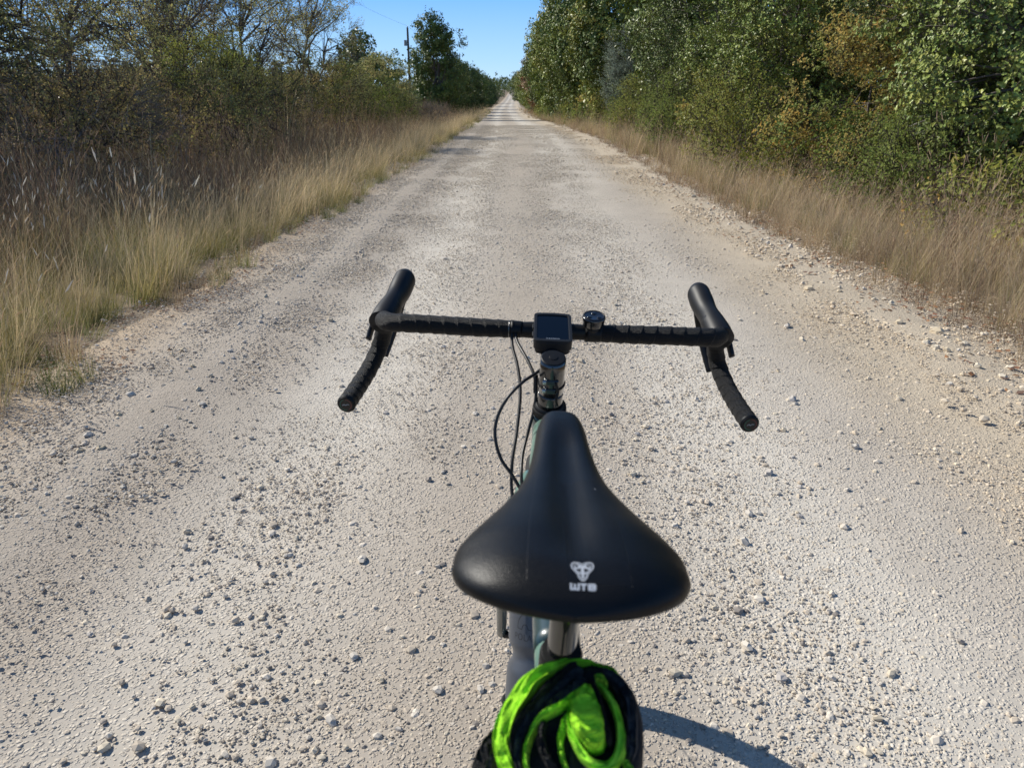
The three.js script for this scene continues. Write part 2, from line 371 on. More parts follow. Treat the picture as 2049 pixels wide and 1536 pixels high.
const russet = [0, 1, 2].map((i) => tuft(440 + i, [
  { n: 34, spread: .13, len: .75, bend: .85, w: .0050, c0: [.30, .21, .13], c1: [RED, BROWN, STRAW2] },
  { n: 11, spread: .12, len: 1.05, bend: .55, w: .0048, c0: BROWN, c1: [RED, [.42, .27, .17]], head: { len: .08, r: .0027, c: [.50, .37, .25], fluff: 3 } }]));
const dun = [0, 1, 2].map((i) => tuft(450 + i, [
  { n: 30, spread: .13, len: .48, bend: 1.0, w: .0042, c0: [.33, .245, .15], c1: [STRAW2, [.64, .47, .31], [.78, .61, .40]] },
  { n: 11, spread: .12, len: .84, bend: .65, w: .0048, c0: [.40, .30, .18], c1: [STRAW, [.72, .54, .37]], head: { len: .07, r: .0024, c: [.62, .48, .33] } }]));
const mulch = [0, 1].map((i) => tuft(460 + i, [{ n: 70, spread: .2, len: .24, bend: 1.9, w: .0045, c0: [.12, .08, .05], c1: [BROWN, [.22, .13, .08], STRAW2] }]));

const edgeNear = table([[1.5, -2.75], [2.7, -2.6], [3.05, -2.35], [3.4, -2.16], [3.8, -2.30], [4.2, -2.62], [4.65, -2.62], [5.05, -2.28], [5.6, -2.24], [6.2, -2.30], [6.8, -2.52], [7.4, -2.46], [8.2, -2.28], [9.9, -2.15], [12, -2.28], [14.6, -2.2], [20, -2.14], [22, -2.15]]);
const far = (seed, spec) => [0, 1, 2].map((i) => tuft(seed + i, spec.map((q) => ({ ...q, n: Math.ceil(q.n * .42), w: q.w * 2.1, head: q.head && { ...q.head, r: q.head.r * 1.7, fluff: 2 } }))));
const goldF = far(470, [{ n: 28, spread: .14, len: .60, bend: .9, w: .0046, c0: OLIVE, c1: [STRAW, STRAW2, STRAW] }, { n: 13, spread: .12, len: .92, bend: .6, w: .0050, c0: STRAW2, c1: [STRAW], head: { len: .09, r: .0030, c: [.66, .52, .32] } }]);
const dunF = far(480, [{ n: 30, spread: .14, len: .48, bend: 1.0, w: .0042, c0: [.33, .245, .15], c1: [STRAW2, [.64, .47, .31], [.78, .61, .40]] }, { n: 11, spread: .12, len: .84, bend: .65, w: .0048, c0: [.40, .30, .18], c1: [STRAW, [.72, .54, .37]], head: { len: .07, r: .0024, c: [.62, .48, .33] } }]);
const russetF = far(490, [{ n: 34, spread: .14, len: .75, bend: .85, w: .0050, c0: [.30, .21, .13], c1: [RED, BROWN, STRAW2] }, { n: 11, spread: .12, len: 1.05, bend: .55, w: .0048, c0: BROWN, c1: [RED, [.42, .27, .17]], head: { len: .08, r: .0027, c: [.50, .37, .25] } }]);
const leftEdge = (d) => d < 20 ? edgeNear(d) : roadX(d) - 2.36 - .3 * (fbm2(3.3, d * .55, 3) - .5);
const rightEdge = (d) => roadX(d) + 2.46 - .2 * sstep(5, 10, d) + .22 * (fbm2(8.3, d * .5, 3) - .5) * 2;
{
  const R = rng(900);
  const bag = () => ({ goldF: [], dunF: [], russetF: [], gold: [], olive: [], green: [], silver: [], russet: [], dun: [], mulch: [] }), geos = { goldF, dunF, russetF, gold, olive, green, silver, russet, dun, mulch };
  const put = (b, k, x, d, s, lean = 0) => { const q = qY(R() * 6.283); q.premultiply(new THREE.Quaternion().setFromAxisAngle(V(Math.cos(x * 71), 0, Math.sin(d * 53)).normalize(), R.g() * .22)); if (lean) q.premultiply(new THREE.Quaternion().setFromAxisAngle(V(0, 0, 1), -lean * R.r(.2, 1))); if (d > 8.5 && geos[k + 'F']) k += 'F'; b[k].push({ p: V(x, surfY(x, -d), -d), q, s: V(s * R.r(.9, 1.15), s * R.r(.8, 1.2), s * R.r(.9, 1.15)), c: Array(3).fill(R.r(.78, 1.15)) }); };
  const L = bag(), B = bag(), Rt = bag();
  for (let d = -3; d < 130; ) {
    const st = d < 14 ? .17 : d < 35 ? .3 : d < 70 ? .55 : .9, k = st / .17;
    for (let w = 0; w < 2.6; w += st) {                     // the strip of grass on the left
      const dd = d + R.r(-.5, .5) * st, x = leftEdge(dd) - w + R.r(-.5, .5) * st, n = fbm2(x * .9, dd * .45, 3), near = 1 - sstep(6, 10, dd), cl = fbm2(x * 2.3 + 60, dd * 1.7, 2), sc = Math.min(1.5, .8 + .12 * (k - 1));
      if (dd < 2.6 && dd > 1.9) { if (R() < .25) put(L, R() < .5 ? 'green' : 'mulch', x, dd, .6); continue; }
      if (dd > 4.3 && dd < 14 && cl < .40 - .06 * w) continue;
      if (w < .3) { const q = R(); put(L, q < .30 ? 'green' : q < .55 ? 'olive' : q < .8 ? 'mulch' : 'dun', x, dd, R.r(.45, .8) * sc, .2); continue; }
      const q = R();
      if (w < .6 && R() < .5) put(L, 'olive', x, dd, R.r(.6, .95) * sc, .35);
      if (q < .34 * near) put(L, n > .45 && R() < .6 ? 'silver' : R() < .5 ? 'gold' : 'olive', x, dd, R.r(.7, 1.05) * sc * (.6 + .8 * cl), .3);
      else if (q < .55 * near + .1) put(L, 'olive', x, dd, R.r(.7, 1.1) * sc * (.6 + .8 * cl), .3);
      else if (w > 1.5 && R() < .6) put(L, 'russet', x, dd, R.r(.8, 1.1) * sc, .2);
      else if (n > .40 || R() < .3) put(L, 'gold', x, dd, R.r(.6, 1.0) * sc * (.7 + .6 * n), .4);
    }
    d += st;
  }
  for (let d = -2; d < 75; ) {                                // russet grass and tangle below the left brush
    const st = d < 14 ? .24 : d < 30 ? .4 : .7;
    for (let w = 2.2; w < 9; w += st * (1 + .06 * w)) {
      const dd = d + R.r(-.5, .5) * st, x = leftEdge(dd) - w + R.r(-.5, .5) * st, q = R(), n = fbm2(x * .5 + 3, dd * .5, 3);
      put(B, q < .5 ? 'russet' : q < .68 ? 'mulch' : q < .85 ? 'olive' : 'gold', x, dd, R.r(.8, 1.25) * (st > .3 ? 1.2 : 1));
    }
    d += st;
  }
  for (let d = -3; d < 130; ) {                             // the brown verge on the right
    const st = d < 14 ? .16 : d < 35 ? .28 : d < 70 ? .55 : .9, k = st / .16;
    for (let w = 0; w < 3.6; w += st) {
      const dd = d + R.r(-.5, .5) * st, x = rightEdge(dd) + w + R.r(-.5, .5) * st, n = fbm2(x * .8 + 20, dd * .5, 3), sc = Math.min(1.45, .78 + .12 * (k - 1)), q = R();
      if (w < .2) { put(Rt, q < .3 ? 'mulch' : 'dun', x, dd, R.r(.45, .8) * sc); continue; }
      if (w > 2.4 && R() < .45 || w > .6 && R() > .15 + 1.2 * n) continue;
      put(Rt, q < .62 ? 'dun' : q < .76 ? 'gold' : q < .90 ? (n > .5 ? 'russet' : 'dun') : 'olive', x, dd, R.r(.6, 1.1) * sc * (.55 + .9 * n));
    }
    d += st;
  }
  const make = (name, label, b) => {
    const g = thing(name, label, 'grass'); g.userData.kind = 'stuff';
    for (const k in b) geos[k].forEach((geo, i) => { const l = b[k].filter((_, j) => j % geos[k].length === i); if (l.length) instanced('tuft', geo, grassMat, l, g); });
  };
  make('dry_grass', 'golden dry grass with pale seed heads along the left edge of the gravel road', L);
  make('russet_grass', 'reddish brown tangled grass under the brush left of the road', B);
  make('brown_grass', 'short brown dry grass on the verge right of the road', Rt);
}
{ // fallen leaves on the right shoulder
  const R = rng(955), mb = new MB();
  for (let i = 0; i < 26; i++) { const x = R.r(-.3, .3), z = R.r(-.3, .3), L = R.r(.02, .05), a = R() * 6.283, c = jit(R.pick([[.22, .10, .05], [.30, .15, .07], [.17, .10, .07]]), R, .2), y = R.r(.004, .02); const p = [[0, 0], [.5, .3], [1, 0], [.5, -.3]].map(([u, v]) => mb.v(x + L * (u * Math.cos(a) - v * Math.sin(a)), y + R.r(0, .014), z + L * (u * Math.sin(a) + v * Math.cos(a)), c)); mb.t(p[0], p[1], p[2]); mb.t(p[0], p[2], p[3]); }
  const g = mb.geo(false), list = [];
  for (let i = 0; i < 190; i++) { const d = 3 + 32 * Math.pow(R(), 1.3), x = rightEdge(d) + R.r(-.3, .5); list.push({ p: V(x, surfY(x, -d), -d), q: qY(R() * 6.283), s: R.r(.8, 1.2), c: [1, 1, 1] }); }
  for (let i = 0; i < 40; i++) { const d = 3.5 + 5 * R(), x = leftEdge(d) + R.r(-.2, .15); list.push({ p: V(x, surfY(x, -d), -d), q: qY(R() * 6.283), s: R.r(.6, 1), c: [.8, .8, .8] }); }
  const o = instanced('leaf_litter', g, new THREE.MeshStandardMaterial({ vertexColors: true, roughness: .9 }), list, scene);
  o.userData = { kind: 'stuff', label: 'fallen brown leaves along the foot of the roadside grass', category: 'leaves' };
}

// ------------------------------------------------------------------ trees and shrubs
function leafInto(mb, o, d, n, L, W, col, lobed) {
  const s = V().crossVectors(d, n).normalize(), up = V().crossVectors(s, d), P = (u, v, h) => mb.v(o.x + d.x * u * L + s.x * v * W + up.x * h * W, o.y + d.y * u * L + s.y * v * W + up.y * h * W, o.z + d.z * u * L + s.z * v * W + up.z * h * W, col);
  if (!lobed) { const a = P(0, 0, 0), t = P(1, 0, -.12), l = P(.45, -.5, .16), r = P(.45, .5, .16); mb.t(a, t, l); mb.t(a, r, t); return; }
  for (const k of [-1, 1]) {
    const a = P(0, 0, 0), m = P(.5, 0, -.03), t = P(1, 0, -.15), q = P(.28, .38 * k, .12), w = P(.45, .2 * k, .06), e = P(.66, .55 * k, .18), f = P(.9, .22 * k, 0);
    const T = k < 0 ? (x, y, z) => mb.t(x, y, z) : (x, y, z) => mb.t(x, z, y);
    T(a, m, q); T(q, m, w); T(w, m, e); T(m, t, e); T(e, t, f);
  }
}
function twig(seed, { n, len, L, W, lobed, cols, stem, bare = 0 }) {
  const R = rng(seed), mb = new MB(), ax = [];
  const nb = 3 + bare;
  for (let b = 0; b < nb; b++) {                            // forked twiglets from the origin
    const dir = V(R.g() * .7, 1, R.g() * .7).normalize(), pts = [V(0, 0, 0)];
    for (let k = 1; k <= 3; k++) pts.push(pts[k - 1].clone().addScaledVector(dir, len / 3 * R.r(.8, 1.1)).add(V(R.g(), R.g() * .7, R.g()).multiplyScalar(len * (bare ? .13 : .07))));
    mb.tube(pts, [.0046, .0032, .0022, .001], 3, stem); ax.push(pts);
  }
  for (let i = 0; i < n; i++) {
    const pts = R.pick(ax), f = R.r(.5, 3), k = Math.min(2, Math.floor(f)), o = pts[k].clone().lerp(pts[k + 1], f - k), d = V(R.g(), R.g() * .6 + .12, R.g()).normalize(), nn = V(R.g() * .6, 1, R.g() * .6).normalize(), s = R.r(.65, 1.2);
    o.addScaledVector(d, L * .25).add(V(R.g(), R.g(), R.g()).multiplyScalar(len * .12));
    leafInto(mb, o, d, nn, L * s, W * s, jit(R.pick(cols), R, .18), lobed);
  }
  return mb.geo(false);
}
const BARK = [.16, .135, .115], BARKD = [.09, .075, .065], GREYB = [.27, .235, .205];
const C = {
  oak: [[.135, .185, .045], [.17, .22, .055], [.205, .25, .065], [.155, .19, .058]],
  mid: [[.24, .295, .068], [.30, .34, .082], [.205, .265, .065]],
  lime: [[.32, .345, .075], [.28, .325, .075], [.37, .35, .085]],
  amber: [[.54, .43, .12], [.44, .39, .125], [.34, .33, .11], [.58, .40, .11]],
  silver: [[.30, .35, .28], [.25, .31, .23]],
  rusty: [[.42, .22, .13], [.26, .21, .10], [.46, .27, .14]],
  brush: [[.34, .31, .11], [.46, .38, .14], [.30, .23, .14], [.52, .42, .17]],
  dusk: [[.26, .28, .10], [.34, .32, .13], [.22, .24, .11]],
  pale: [[.56, .54, .21], [.48, .48, .19], [.62, .54, .25]],
};
const twigs = {};
function twigSet(kind) {
  if (twigs[kind]) return twigs[kind];
  const k = kind.split('/'), cols = C[k[0]], size = k[1] ?? 'm';
  const spec = {
    big: { n: 24, len: .30, L: .056, W: .040, lobed: true },    // near oak leaves
    m: { n: 24, len: .32, L: .058, W: .036, lobed: false },
    small: { n: 30, len: .34, L: .036, W: .022, lobed: false },
    sparse: { n: 20, len: .42, L: .044, W: .030, lobed: false, bare: 0 },
    bare: { n: 9, len: .46, L: .032, W: .020, lobed: false, bare: 3 },
    far: { n: 26, len: .60, L: .15, W: .11, lobed: false },
    wood: { n: 34, len: 1.0, L: .26, W: .20, lobed: false },
  }[size];
  return (twigs[kind] = [0, 1, 2].map((i) => twig(2000 + i * 7 + kind.length * 31, { ...spec, cols, stem: size === 'bare' || size === 'sparse' ? GREYB : BARKD })));
}
const leafMat = new THREE.MeshPhysicalMaterial({ vertexColors: true, roughness: .42, specularIntensity: .6 });
const dullLeaf = new THREE.MeshPhysicalMaterial({ vertexColors: true, roughness: .92, transmission: .42, thickness: 0, specularIntensity: .4 });
const barkMat = new THREE.MeshStandardMaterial({ vertexColors: true, roughness: .95 });
function wander(R, a, b, n, amp) { const o = []; for (let k = 0; k <= n; k++) { const f = k / n; o.push(a.clone().lerp(b, f).add(V(R.g(), R.g() * .6, R.g()).multiplyScalar(amp * Math.sin(f * Math.PI)))); } return o; }
// blobs: [x, y, z, rx, ry, rz] about the base; n twig clusters per square metre of blob surface
function tree(name, label, category, group, x, d, seed, o) {
  const R = rng(seed), base = V(x, groundY(x, -d) - .03, -d), t = thing(name, label, category, group, base), mb = new MB();
  const bark = o.bark ?? BARK, tall = Math.max(...o.blobs.map((b) => b[1])), stems = o.stems ?? 1, tops = [];
  for (let s = 0; s < stems; s++) {
    const foot = V(R.g() * .12 * (stems - 1), 0, R.g() * .12 * (stems - 1)), top = V(R.g() * .3 * (stems > 1 ? 2 : 1), tall * (stems > 1 ? R.r(.5, .8) : .62), R.g() * .3);
    const w = wander(R, foot, top, 5, tall * .05), r = (o.trunk ?? .02 * tall + .02) / Math.sqrt(stems);
    mb.tube(w, (f) => r * (1.15 - .75 * f), 7, (f) => jit(bark, R, .12)); tops.push(w);
  }
  const lists = {}; let nMade = 0;
  for (const b of o.blobs) {
    const cen = V(b[0], b[1], b[2]), rad = V(b[3], b[4], b[5] ?? b[3]), w = R.pick(tops), from = w[2 + Math.floor(R() * 3)];
    const limb = wander(R, from, cen, 4, .14 * rad.x), lr = (o.trunk ?? .02 * tall + .02) * .5;
    mb.tube(limb, (f) => lr * (1 - .65 * f), 5, jit(bark, R, .12));
    const area = 4 * Math.PI * ((rad.x * rad.y + rad.y * rad.z + rad.x * rad.z) / 3), n = Math.round(area * (o.density ?? 24)), ends = [];
    for (let i = 0; i < n; i++) {
      const dir = V(R.g(), R.g(), R.g()).normalize(), k = o.shell ?? .5, rr = (k + (1 - k) * Math.sqrt(R())) * (.70 + .6 * noise3(dir.x * 1.9 + seed, dir.y * 1.9 + b[0], dir.z * 1.9 + b[1]));
      const p = cen.clone().add(V(dir.x * rad.x, dir.y * rad.y, dir.z * rad.z).multiplyScalar(rr));
      if (p.y < .05) continue;
      const gap = noise3(p.x * (o.gapScale ?? 1.5) + seed, p.y * (o.gapScale ?? 1.5), p.z * (o.gapScale ?? 1.5));
      if (gap < (o.gap ?? .36)) continue;
      const q = new THREE.Quaternion().setFromUnitVectors(V(0, 1, 0), dir.clone().multiplyScalar(.9).add(V(R.g() * .5, R.g() * .5 + (o.droop ? -.4 : .25), R.g() * .5)).normalize()).multiply(qY(R() * 6.283));
      let kind = o.kind; if (o.alt && noise3(p.x * .9 + seed * 3, p.y * .9, p.z * .9) > (o.altAt ?? .62)) kind = o.alt;
      const k3 = kind + '#' + Math.floor(R() * 3), tone = R.r(.78, 1.18) * (.8 + .4 * gap);
      (lists[k3] ??= []).push({ p, q, s: R.r(.8, 1.25) * (o.scale ?? 1), c: [tone * R.r(.94, 1.08), tone, tone * R.r(.9, 1.05)] });
      if (R() < (o.branchy ?? .05)) ends.push(p); nMade++;
    }
    for (const e of ends.slice(0, o.maxBranch ?? 40)) { const f = limb[2 + Math.floor(R() * 3)]; mb.tube(wander(R, f, e, 3, .07 * rad.x), (k) => lr * .32 * (1 - .75 * k), 4, jit(bark, R, .15)); }
  }
  for (const extra of o.arms ?? []) mb.tube(wander(R, V(...extra[0]), V(...extra[1]), 6, extra[2] ?? .15), (f) => (extra[3] ?? .03) * (1 - .8 * f), 5, jit(bark, R, .1));
  part(o.stemName ?? 'trunk', mb.geo(true), barkMat, t);
  const crown = new THREE.Group(); crown.name = 'crown'; t.add(crown);
  for (const k in lists) { const [kind, i] = k.split('#'); instanced('foliage', twigSet(kind)[+i], o.dull ? dullLeaf : leafMat, lists[k], crown); }
  return t;
}
const ORD = ['first', 'second', 'third', 'fourth', 'fifth', 'sixth', 'seventh', 'eighth', 'ninth', 'tenth', 'eleventh', 'twelfth', 'thirteenth'];
// --- right side, nearest first
tree('oak_tree', 'big dark green oak with lobed glossy leaves at the right edge, nearest of the trees', 'tree', null, 6.9, 9.8, 31, { kind: 'oak/big', alt: 'mid/big', altAt: .66, density: 46, gap: .33, trunk: .14, blobs: [[-.9, 1.5, .4, 1.5, 1.3, 1.4], [.7, 2.4, 0, 2.0, 1.6, 1.8], [-1.2, 2.5, -.8, 1.3, 1.1, 1.3], [.6, .9, 1.2, 1.4, 1.0, 1.2], [.9, 4.2, -.6, 2.2, 1.5, 2.0], [2.4, 2.0, .8, 1.6, 1.8, 1.6]] });
tree('bush', 'low yellowish green leafy bush at the right edge below the nearest oak', 'bush', null, 5.05, 6.9, 32, { kind: 'lime/m', alt: 'amber/m', altAt: .6, density: 44, gap: .40, stems: 4, trunk: .03, stemName: 'stem', dull: true, blobs: [[0, .45, 0, .75, .42, .9], [.8, .6, -.5, .8, .5, .8], [-.35, .3, -.9, .5, .3, .6]] });
tree('bush', 'olive green small leaved bush in front of the nearest oak, behind the brown grass', 'bush', null, 5.0, 9.6, 33, { kind: 'mid/small', alt: 'amber/small', altAt: .74, density: 44, gap: .40, stems: 5, trunk: .03, stemName: 'stem', dull: true, blobs: [[0, .55, 0, .8, .55, .8], [-.1, .5, -1.2, .7, .5, .8], [.7, .8, -.8, .8, .6, .8]] });
tree('yellow_tree', 'small slender tree turning amber yellow left of the nearest oak', 'tree', null, 5.6, 13.6, 34, { kind: 'amber/m', alt: 'mid/m', altAt: .44, density: 40, gap: .42, stems: 2, trunk: .05, dull: true, blobs: [[-.4, 1.35, .3, .85, .7, .8], [.1, 2.05, 0, .8, .55, .7], [-.8, .75, .6, .7, .5, .7], [.7, 1.2, .3, .8, .8, .8], [.3, .6, .9, .8, .5, .7]] });
tree('oak_tree', 'bright green oak sapling leaning out over the verge before the dark oaks', 'tree', null, 4.9, 19.5, 35, { kind: 'mid/m', alt: 'lime/m', altAt: .55, density: 40, gap: .36, trunk: .05, blobs: [[-.1, 1.3, .3, 1.0, .8, .9], [-.2, 2.2, 0, .85, .7, .8], [.6, .8, .6, .8, .6, .8], [.2, .6, -.4, .8, .5, .8]] });
tree('oak_tree', 'leafy yellow green oak behind the small amber tree', 'tree', null, 6.2, 17.5, 36, { kind: 'mid/m', alt: 'lime/m', altAt: .62, density: 40, gap: .36, trunk: .13, blobs: [[-.6, 2.9, .2, 1.4, 1.2, 1.3], [.3, 4.3, 0, 1.8, 1.3, 1.6], [-1.2, 1.8, .5, .9, .8, .9], [.9, 2.3, .4, 1.3, 1.2, 1.2], [-.2, 1.1, .8, 1.1, .8, 1.0]] });
tree('oak_tree', 'tall very dark oak filling the top of the photo behind the amber tree', 'tree', null, 8.2, 15.6, 37, { kind: 'oak/m', density: 36, gap: .36, trunk: .18, blobs: [[0, 3.2, 0, 2.0, 1.5, 1.8], [-.4, 5.0, 0, 2.3, 1.5, 2.0], [.4, 1.7, .4, 1.7, 1.2, 1.6]] });
tree('oak_tree', 'dark oak behind the bright green sapling, right of the road', 'tree', null, 6.1, 24.5, 38, { kind: 'oak/m', alt: 'mid/m', density: 32, gap: .36, trunk: .17, blobs: [[-.4, 3.6, 0, 2.0, 1.5, 1.9], [-.6, 5.4, .2, 2.1, 1.5, 2.0], [-1.3, 2.2, .4, 1.1, 1.0, 1.1], [.8, 2.2, .2, 1.7, 1.3, 1.6]] });
tree('silver_tree', 'silvery grey green shrubby tree standing in the wall of oaks right of the road', 'tree', null, 4.5, 34, 39, { kind: 'silver/small', density: 36, gap: .36, stems: 3, trunk: .07, dull: true, scale: 1.3, blobs: [[-.2, 2.9, 0, .75, 1.0, .8], [0, 1.8, .2, .95, .9, .9], [.5, 3.6, -.3, .6, .6, .6]] });
const RT = [  // d, lateral from the road's middle, height, radius, kind, label
  [30, 6.0, 6.6, 2.3, 'oak/far', 'broad dark oak directly behind the silvery tree'],
  [39, 5.2, 7.6, 2.5, 'oak/far', 'tall round headed oak past the silvery tree on the right'],
  [47, 4.6, 8.4, 2.6, 'oak/far', 'tall oak whose crown reaches over the right side of the road'],
  [56, 4.4, 8.6, 2.6, 'oak/far', 'dark oak with ragged top beside the open sky over the road'],
  [67, 4.5, 8.2, 2.7, 'mid/far', 'mid green oak behind the ragged topped oak on the right'],
  [80, 4.6, 7.6, 2.7, 'oak/far', 'oak far down the right side before the rusty one'],
  [96, 4.4, 6.6, 2.6, 'rusty/far', 'rust brown tree far down the right side leaning over the road'],
  [118, 4.6, 6.8, 2.8, 'mid/far', 'small looking green oak beyond the rust brown tree'],
  [150, 4.8, 6.6, 3.0, 'oak/far', 'distant dark oak where the road narrows, right side'],
  [195, 5.0, 6.6, 3.2, 'mid/far', 'far green oak near the end of the road, right side'],
  [255, 3.2, 8.6, 3.4, 'oak/far', 'furthest oak on the right, its crown arching over the end of the road'],
];
for (const [i, [d, l, h, r, kind, label]] of RT.entries()) tree('oak_tree', label, 'tree', null, roadX(d) + l, d, 50 + i, { kind, alt: i % 2 ? 'lime/far' : 'mid/far', altAt: .62, density: 9, gap: .34, trunk: .16, blobs: [[-.5, h * .62, 0, r * .85, h * .2, r * .8], [-.3, h * .84, 0, r * .72, h * .16, r * .7], [-.1, h * .38, .2, r * .85, h * .2, r * .8], [-r * .45, h * .5, -.3, r * .5, h * .16, r * .6], [.1, h * .16, .2, r * .7, h * .15, r * .7]] });
const RB = [[16, 4.1, 'lime/small'], [22, 4.0, 'mid/small'], [25.5, 4.2, 'mid/small'], [29, 4.2, 'lime/small'], [33, 4.4, 'mid/small'], [38, 4.2, 'lime/m'], [43, 4.1, 'mid/m'], [50, 4.0, 'lime/m'], [58, 3.9, 'lime/m'], [66, 3.9, 'mid/m'], [76, 3.8, 'lime/m'], [88, 3.8, 'lime/m']];
for (const [i, [d, l, kind]] of RB.entries()) tree('bush', `${kind.startsWith('amber') ? 'amber tinged' : kind.startsWith('lime') ? 'yellowish green' : 'mid green'} bush at the oaks' foot behind the right verge, ${ORD[i]} nearest`, 'bush', 'bushes along the foot of the right hand oaks', roadX(d) + l + (i % 3) * .15, d, 80 + i, { kind, alt: 'amber/m', altAt: .78, density: 26, gap: .38, stems: 4, trunk: .03, stemName: 'stem', dull: true, scale: 1.25, blobs: [[0, .8, 0, .9, .8, 1.1], [.3, 1.3, -.9, .8, .7, 1.0], [-.2, .5, 1.1, .8, .5, .9]] });

// --- left side
tree('tall_tree', 'tall dark tree with a ragged narrow top against the sky left of the road', 'tree', null, -6.0, 60, 120, { kind: 'oak/far', density: 10, gap: .40, gapScale: .9, trunk: .16, blobs: [[-.5, 6.35, 0, .7, .75, .7], [.0, 5.4, 0, 1.2, .8, 1.2], [.9, 5.2, 0, .8, .6, .7], [-.3, 4.2, 0, 1.5, 1.0, 1.4], [.2, 2.6, .2, 2.0, 1.3, 1.8], [-.8, 1.2, .4, 1.8, 1.0, 1.6]] });
const LT = [
  [70, -5.4, 5.2, 2.0, 'oak/far', 'dark bushy tree at the foot of the tall ragged tree'],
  [84, -4.9, 5.2, 2.2, 'oak/far', 'round dark tree left of the road, second right of the tall one'],
  [104, -4.6, 5.8, 2.6, 'oak/far', 'round dark tree casting shadows across the road, third right of the tall one'],
  [130, -4.6, 5.8, 2.7, 'mid/far', 'far tree with a sloping crown left of where the road narrows'],
  [165, -4.7, 5.6, 2.9, 'oak/far', 'distant dark tree on the left where the road starts to climb'],
  [215, -4.9, 5.6, 3.0, 'oak/far', 'furthest dark tree in the row left of the road'],
];
for (const [i, [d, l, h, r, kind, label]] of LT.entries()) tree('oak_tree', label, 'tree', null, roadX(d) + l - r * .25, d, 130 + i, { kind, density: 9, gap: .35, trunk: .14, blobs: [[0, h * .66, 0, r * .85, h * .22, r * .8], [.2, h * .86, 0, r * .5, h * .13, r * .5], [0, h * .38, 0, r, h * .22, r * .9], [.3, h * .16, .2, r * .8, h * .15, r * .8]] });
tree('oak_tree', 'small pointed dark green tree behind the olive bushes on the left', 'tree', null, -8.2, 42, 140, { kind: 'oak/far', alt: 'mid/far', density: 11, gap: .38, trunk: .1, blobs: [[0, 3.5, 0, .7, .7, .7], [0, 2.4, 0, 1.2, .9, 1.1], [0, 1.2, 0, 1.5, .9, 1.4]] });
tree('bush', 'pale olive round bush between the small pointed tree and the tall tree', 'bush', null, -6.4, 38, 141, { kind: 'pale/m', alt: 'mid/m', altAt: .6, density: 26, gap: .38, stems: 4, trunk: .05, stemName: 'stem', dull: true, scale: 1.25, blobs: [[0, 2.3, 0, .95, .8, .9], [-.3, 1.3, .2, 1.3, .9, 1.2], [.6, 1.1, .4, .9, .8, .9]] });
tree('bush', 'yellow green bush left of the pale olive one, behind the golden grass', 'bush', null, -6.8, 30, 142, { kind: 'lime/small', alt: 'brush/small', altAt: .55, density: 30, gap: .38, stems: 4, trunk: .04, stemName: 'stem', dull: true, scale: 1.25, blobs: [[0, 1.7, 0, 1.0, .7, 1.0], [.4, 1.1, .5, 1.0, .7, 1.0], [-.9, 1.3, 0, 1.0, .8, 1.0]] });
tree('bush', 'amber tinged bush close behind the golden grass, left of the road', 'bush', null, -5.4, 34, 143, { kind: 'amber/small', alt: 'mid/small', altAt: .5, density: 28, gap: .4, stems: 4, trunk: .04, stemName: 'stem', dull: true, scale: 1.2, blobs: [[0, .9, 0, .9, .7, 1.0], [-.6, 1.3, .4, .9, .7, .9]] });
tree('bush', 'bright green bush glowing in the middle of the dull brush on the left', 'bush', null, -6.1, 16.2, 144, { kind: 'mid/small', alt: 'lime/small', altAt: .5, density: 44, gap: .38, stems: 4, trunk: .03, stemName: 'stem', dull: true, blobs: [[0, 1.75, 0, .7, .5, .7], [.5, 1.55, .3, .5, .4, .5]] });
const LB = [[45, -5.6], [50, -5.0], [57, -4.7], [40, -5.0]];
for (const [i, [d, l]] of LB.entries()) tree('shrub', `low purplish grey leafless shrub behind the golden left verge, ${['second', 'third', 'furthest', 'nearest'][i]} of four`, 'shrub', 'leafless grey shrubs behind the golden grass', roadX(d) + l, d, 150 + i, { kind: 'brush/bare', density: 16, gap: .3, stems: 6, trunk: .03, stemName: 'stem', dull: true, bark: [.17, .14, .14], scale: 1.1, blobs: [[0, .5, 0, 1.2, .5, 1.3], [-.8, .6, .6, 1.0, .5, 1.0]] });
{ // the thicket: dull shrubs, twig and leaf
  const R = rng(1200); let i = 0;
  for (let d = 5.4, di = 0; d < 30; d += 2.0 + d * .05, di++) for (let l = 5.3, li = 0; l < 12.5; l += 2.1, li++) {
    const x = -l - R.r(0, .9) - (d < 8 ? .8 : 0), dd = d + R.r(-.7, .7), px = 1041 + x / dd * 1540;
    if (px < -700) continue;
    const h = (1.22 + .040 * dd) * R.r(.72, 1.0), leafy = R();
    const green = px > 330 - 300 * (leafy - .5), kind = green ? (leafy < .84 ? 'dusk/small' : 'mid/small') : leafy < .35 ? 'brush/bare' : 'brush/small', alt = green ? (leafy < .3 ? 'lime/small' : 'brush/small') : leafy < .5 ? 'brush/small' : 'brush/bare';
    tree('shrub', `${kind === 'brush/bare' ? 'grey bare twigged' : kind === 'brush/small' ? 'dull olive leaved' : kind === 'mid/small' ? 'leafy green' : 'dusky green'} shrub, ${ORD[li]} from the road in the thicket's ${ORD[di]} row`, 'shrub', 'shrubs of the left hand thicket', x, dd, 1300 + i++, { kind, alt, altAt: .55, density: 21, gap: .40, stems: 6, trunk: .035, stemName: 'stem', dull: true, bark: R.pick([BARK, [.10, .075, .07], GREYB]), shell: .3, maxBranch: 26, branchy: .12, blobs: [[0, h * .55, 0, 1.05, h * .42, 1.05], [R.r(-.6, .6), h * .8, R.r(-.5, .5), .7, h * .25, .7]] });
  }
}
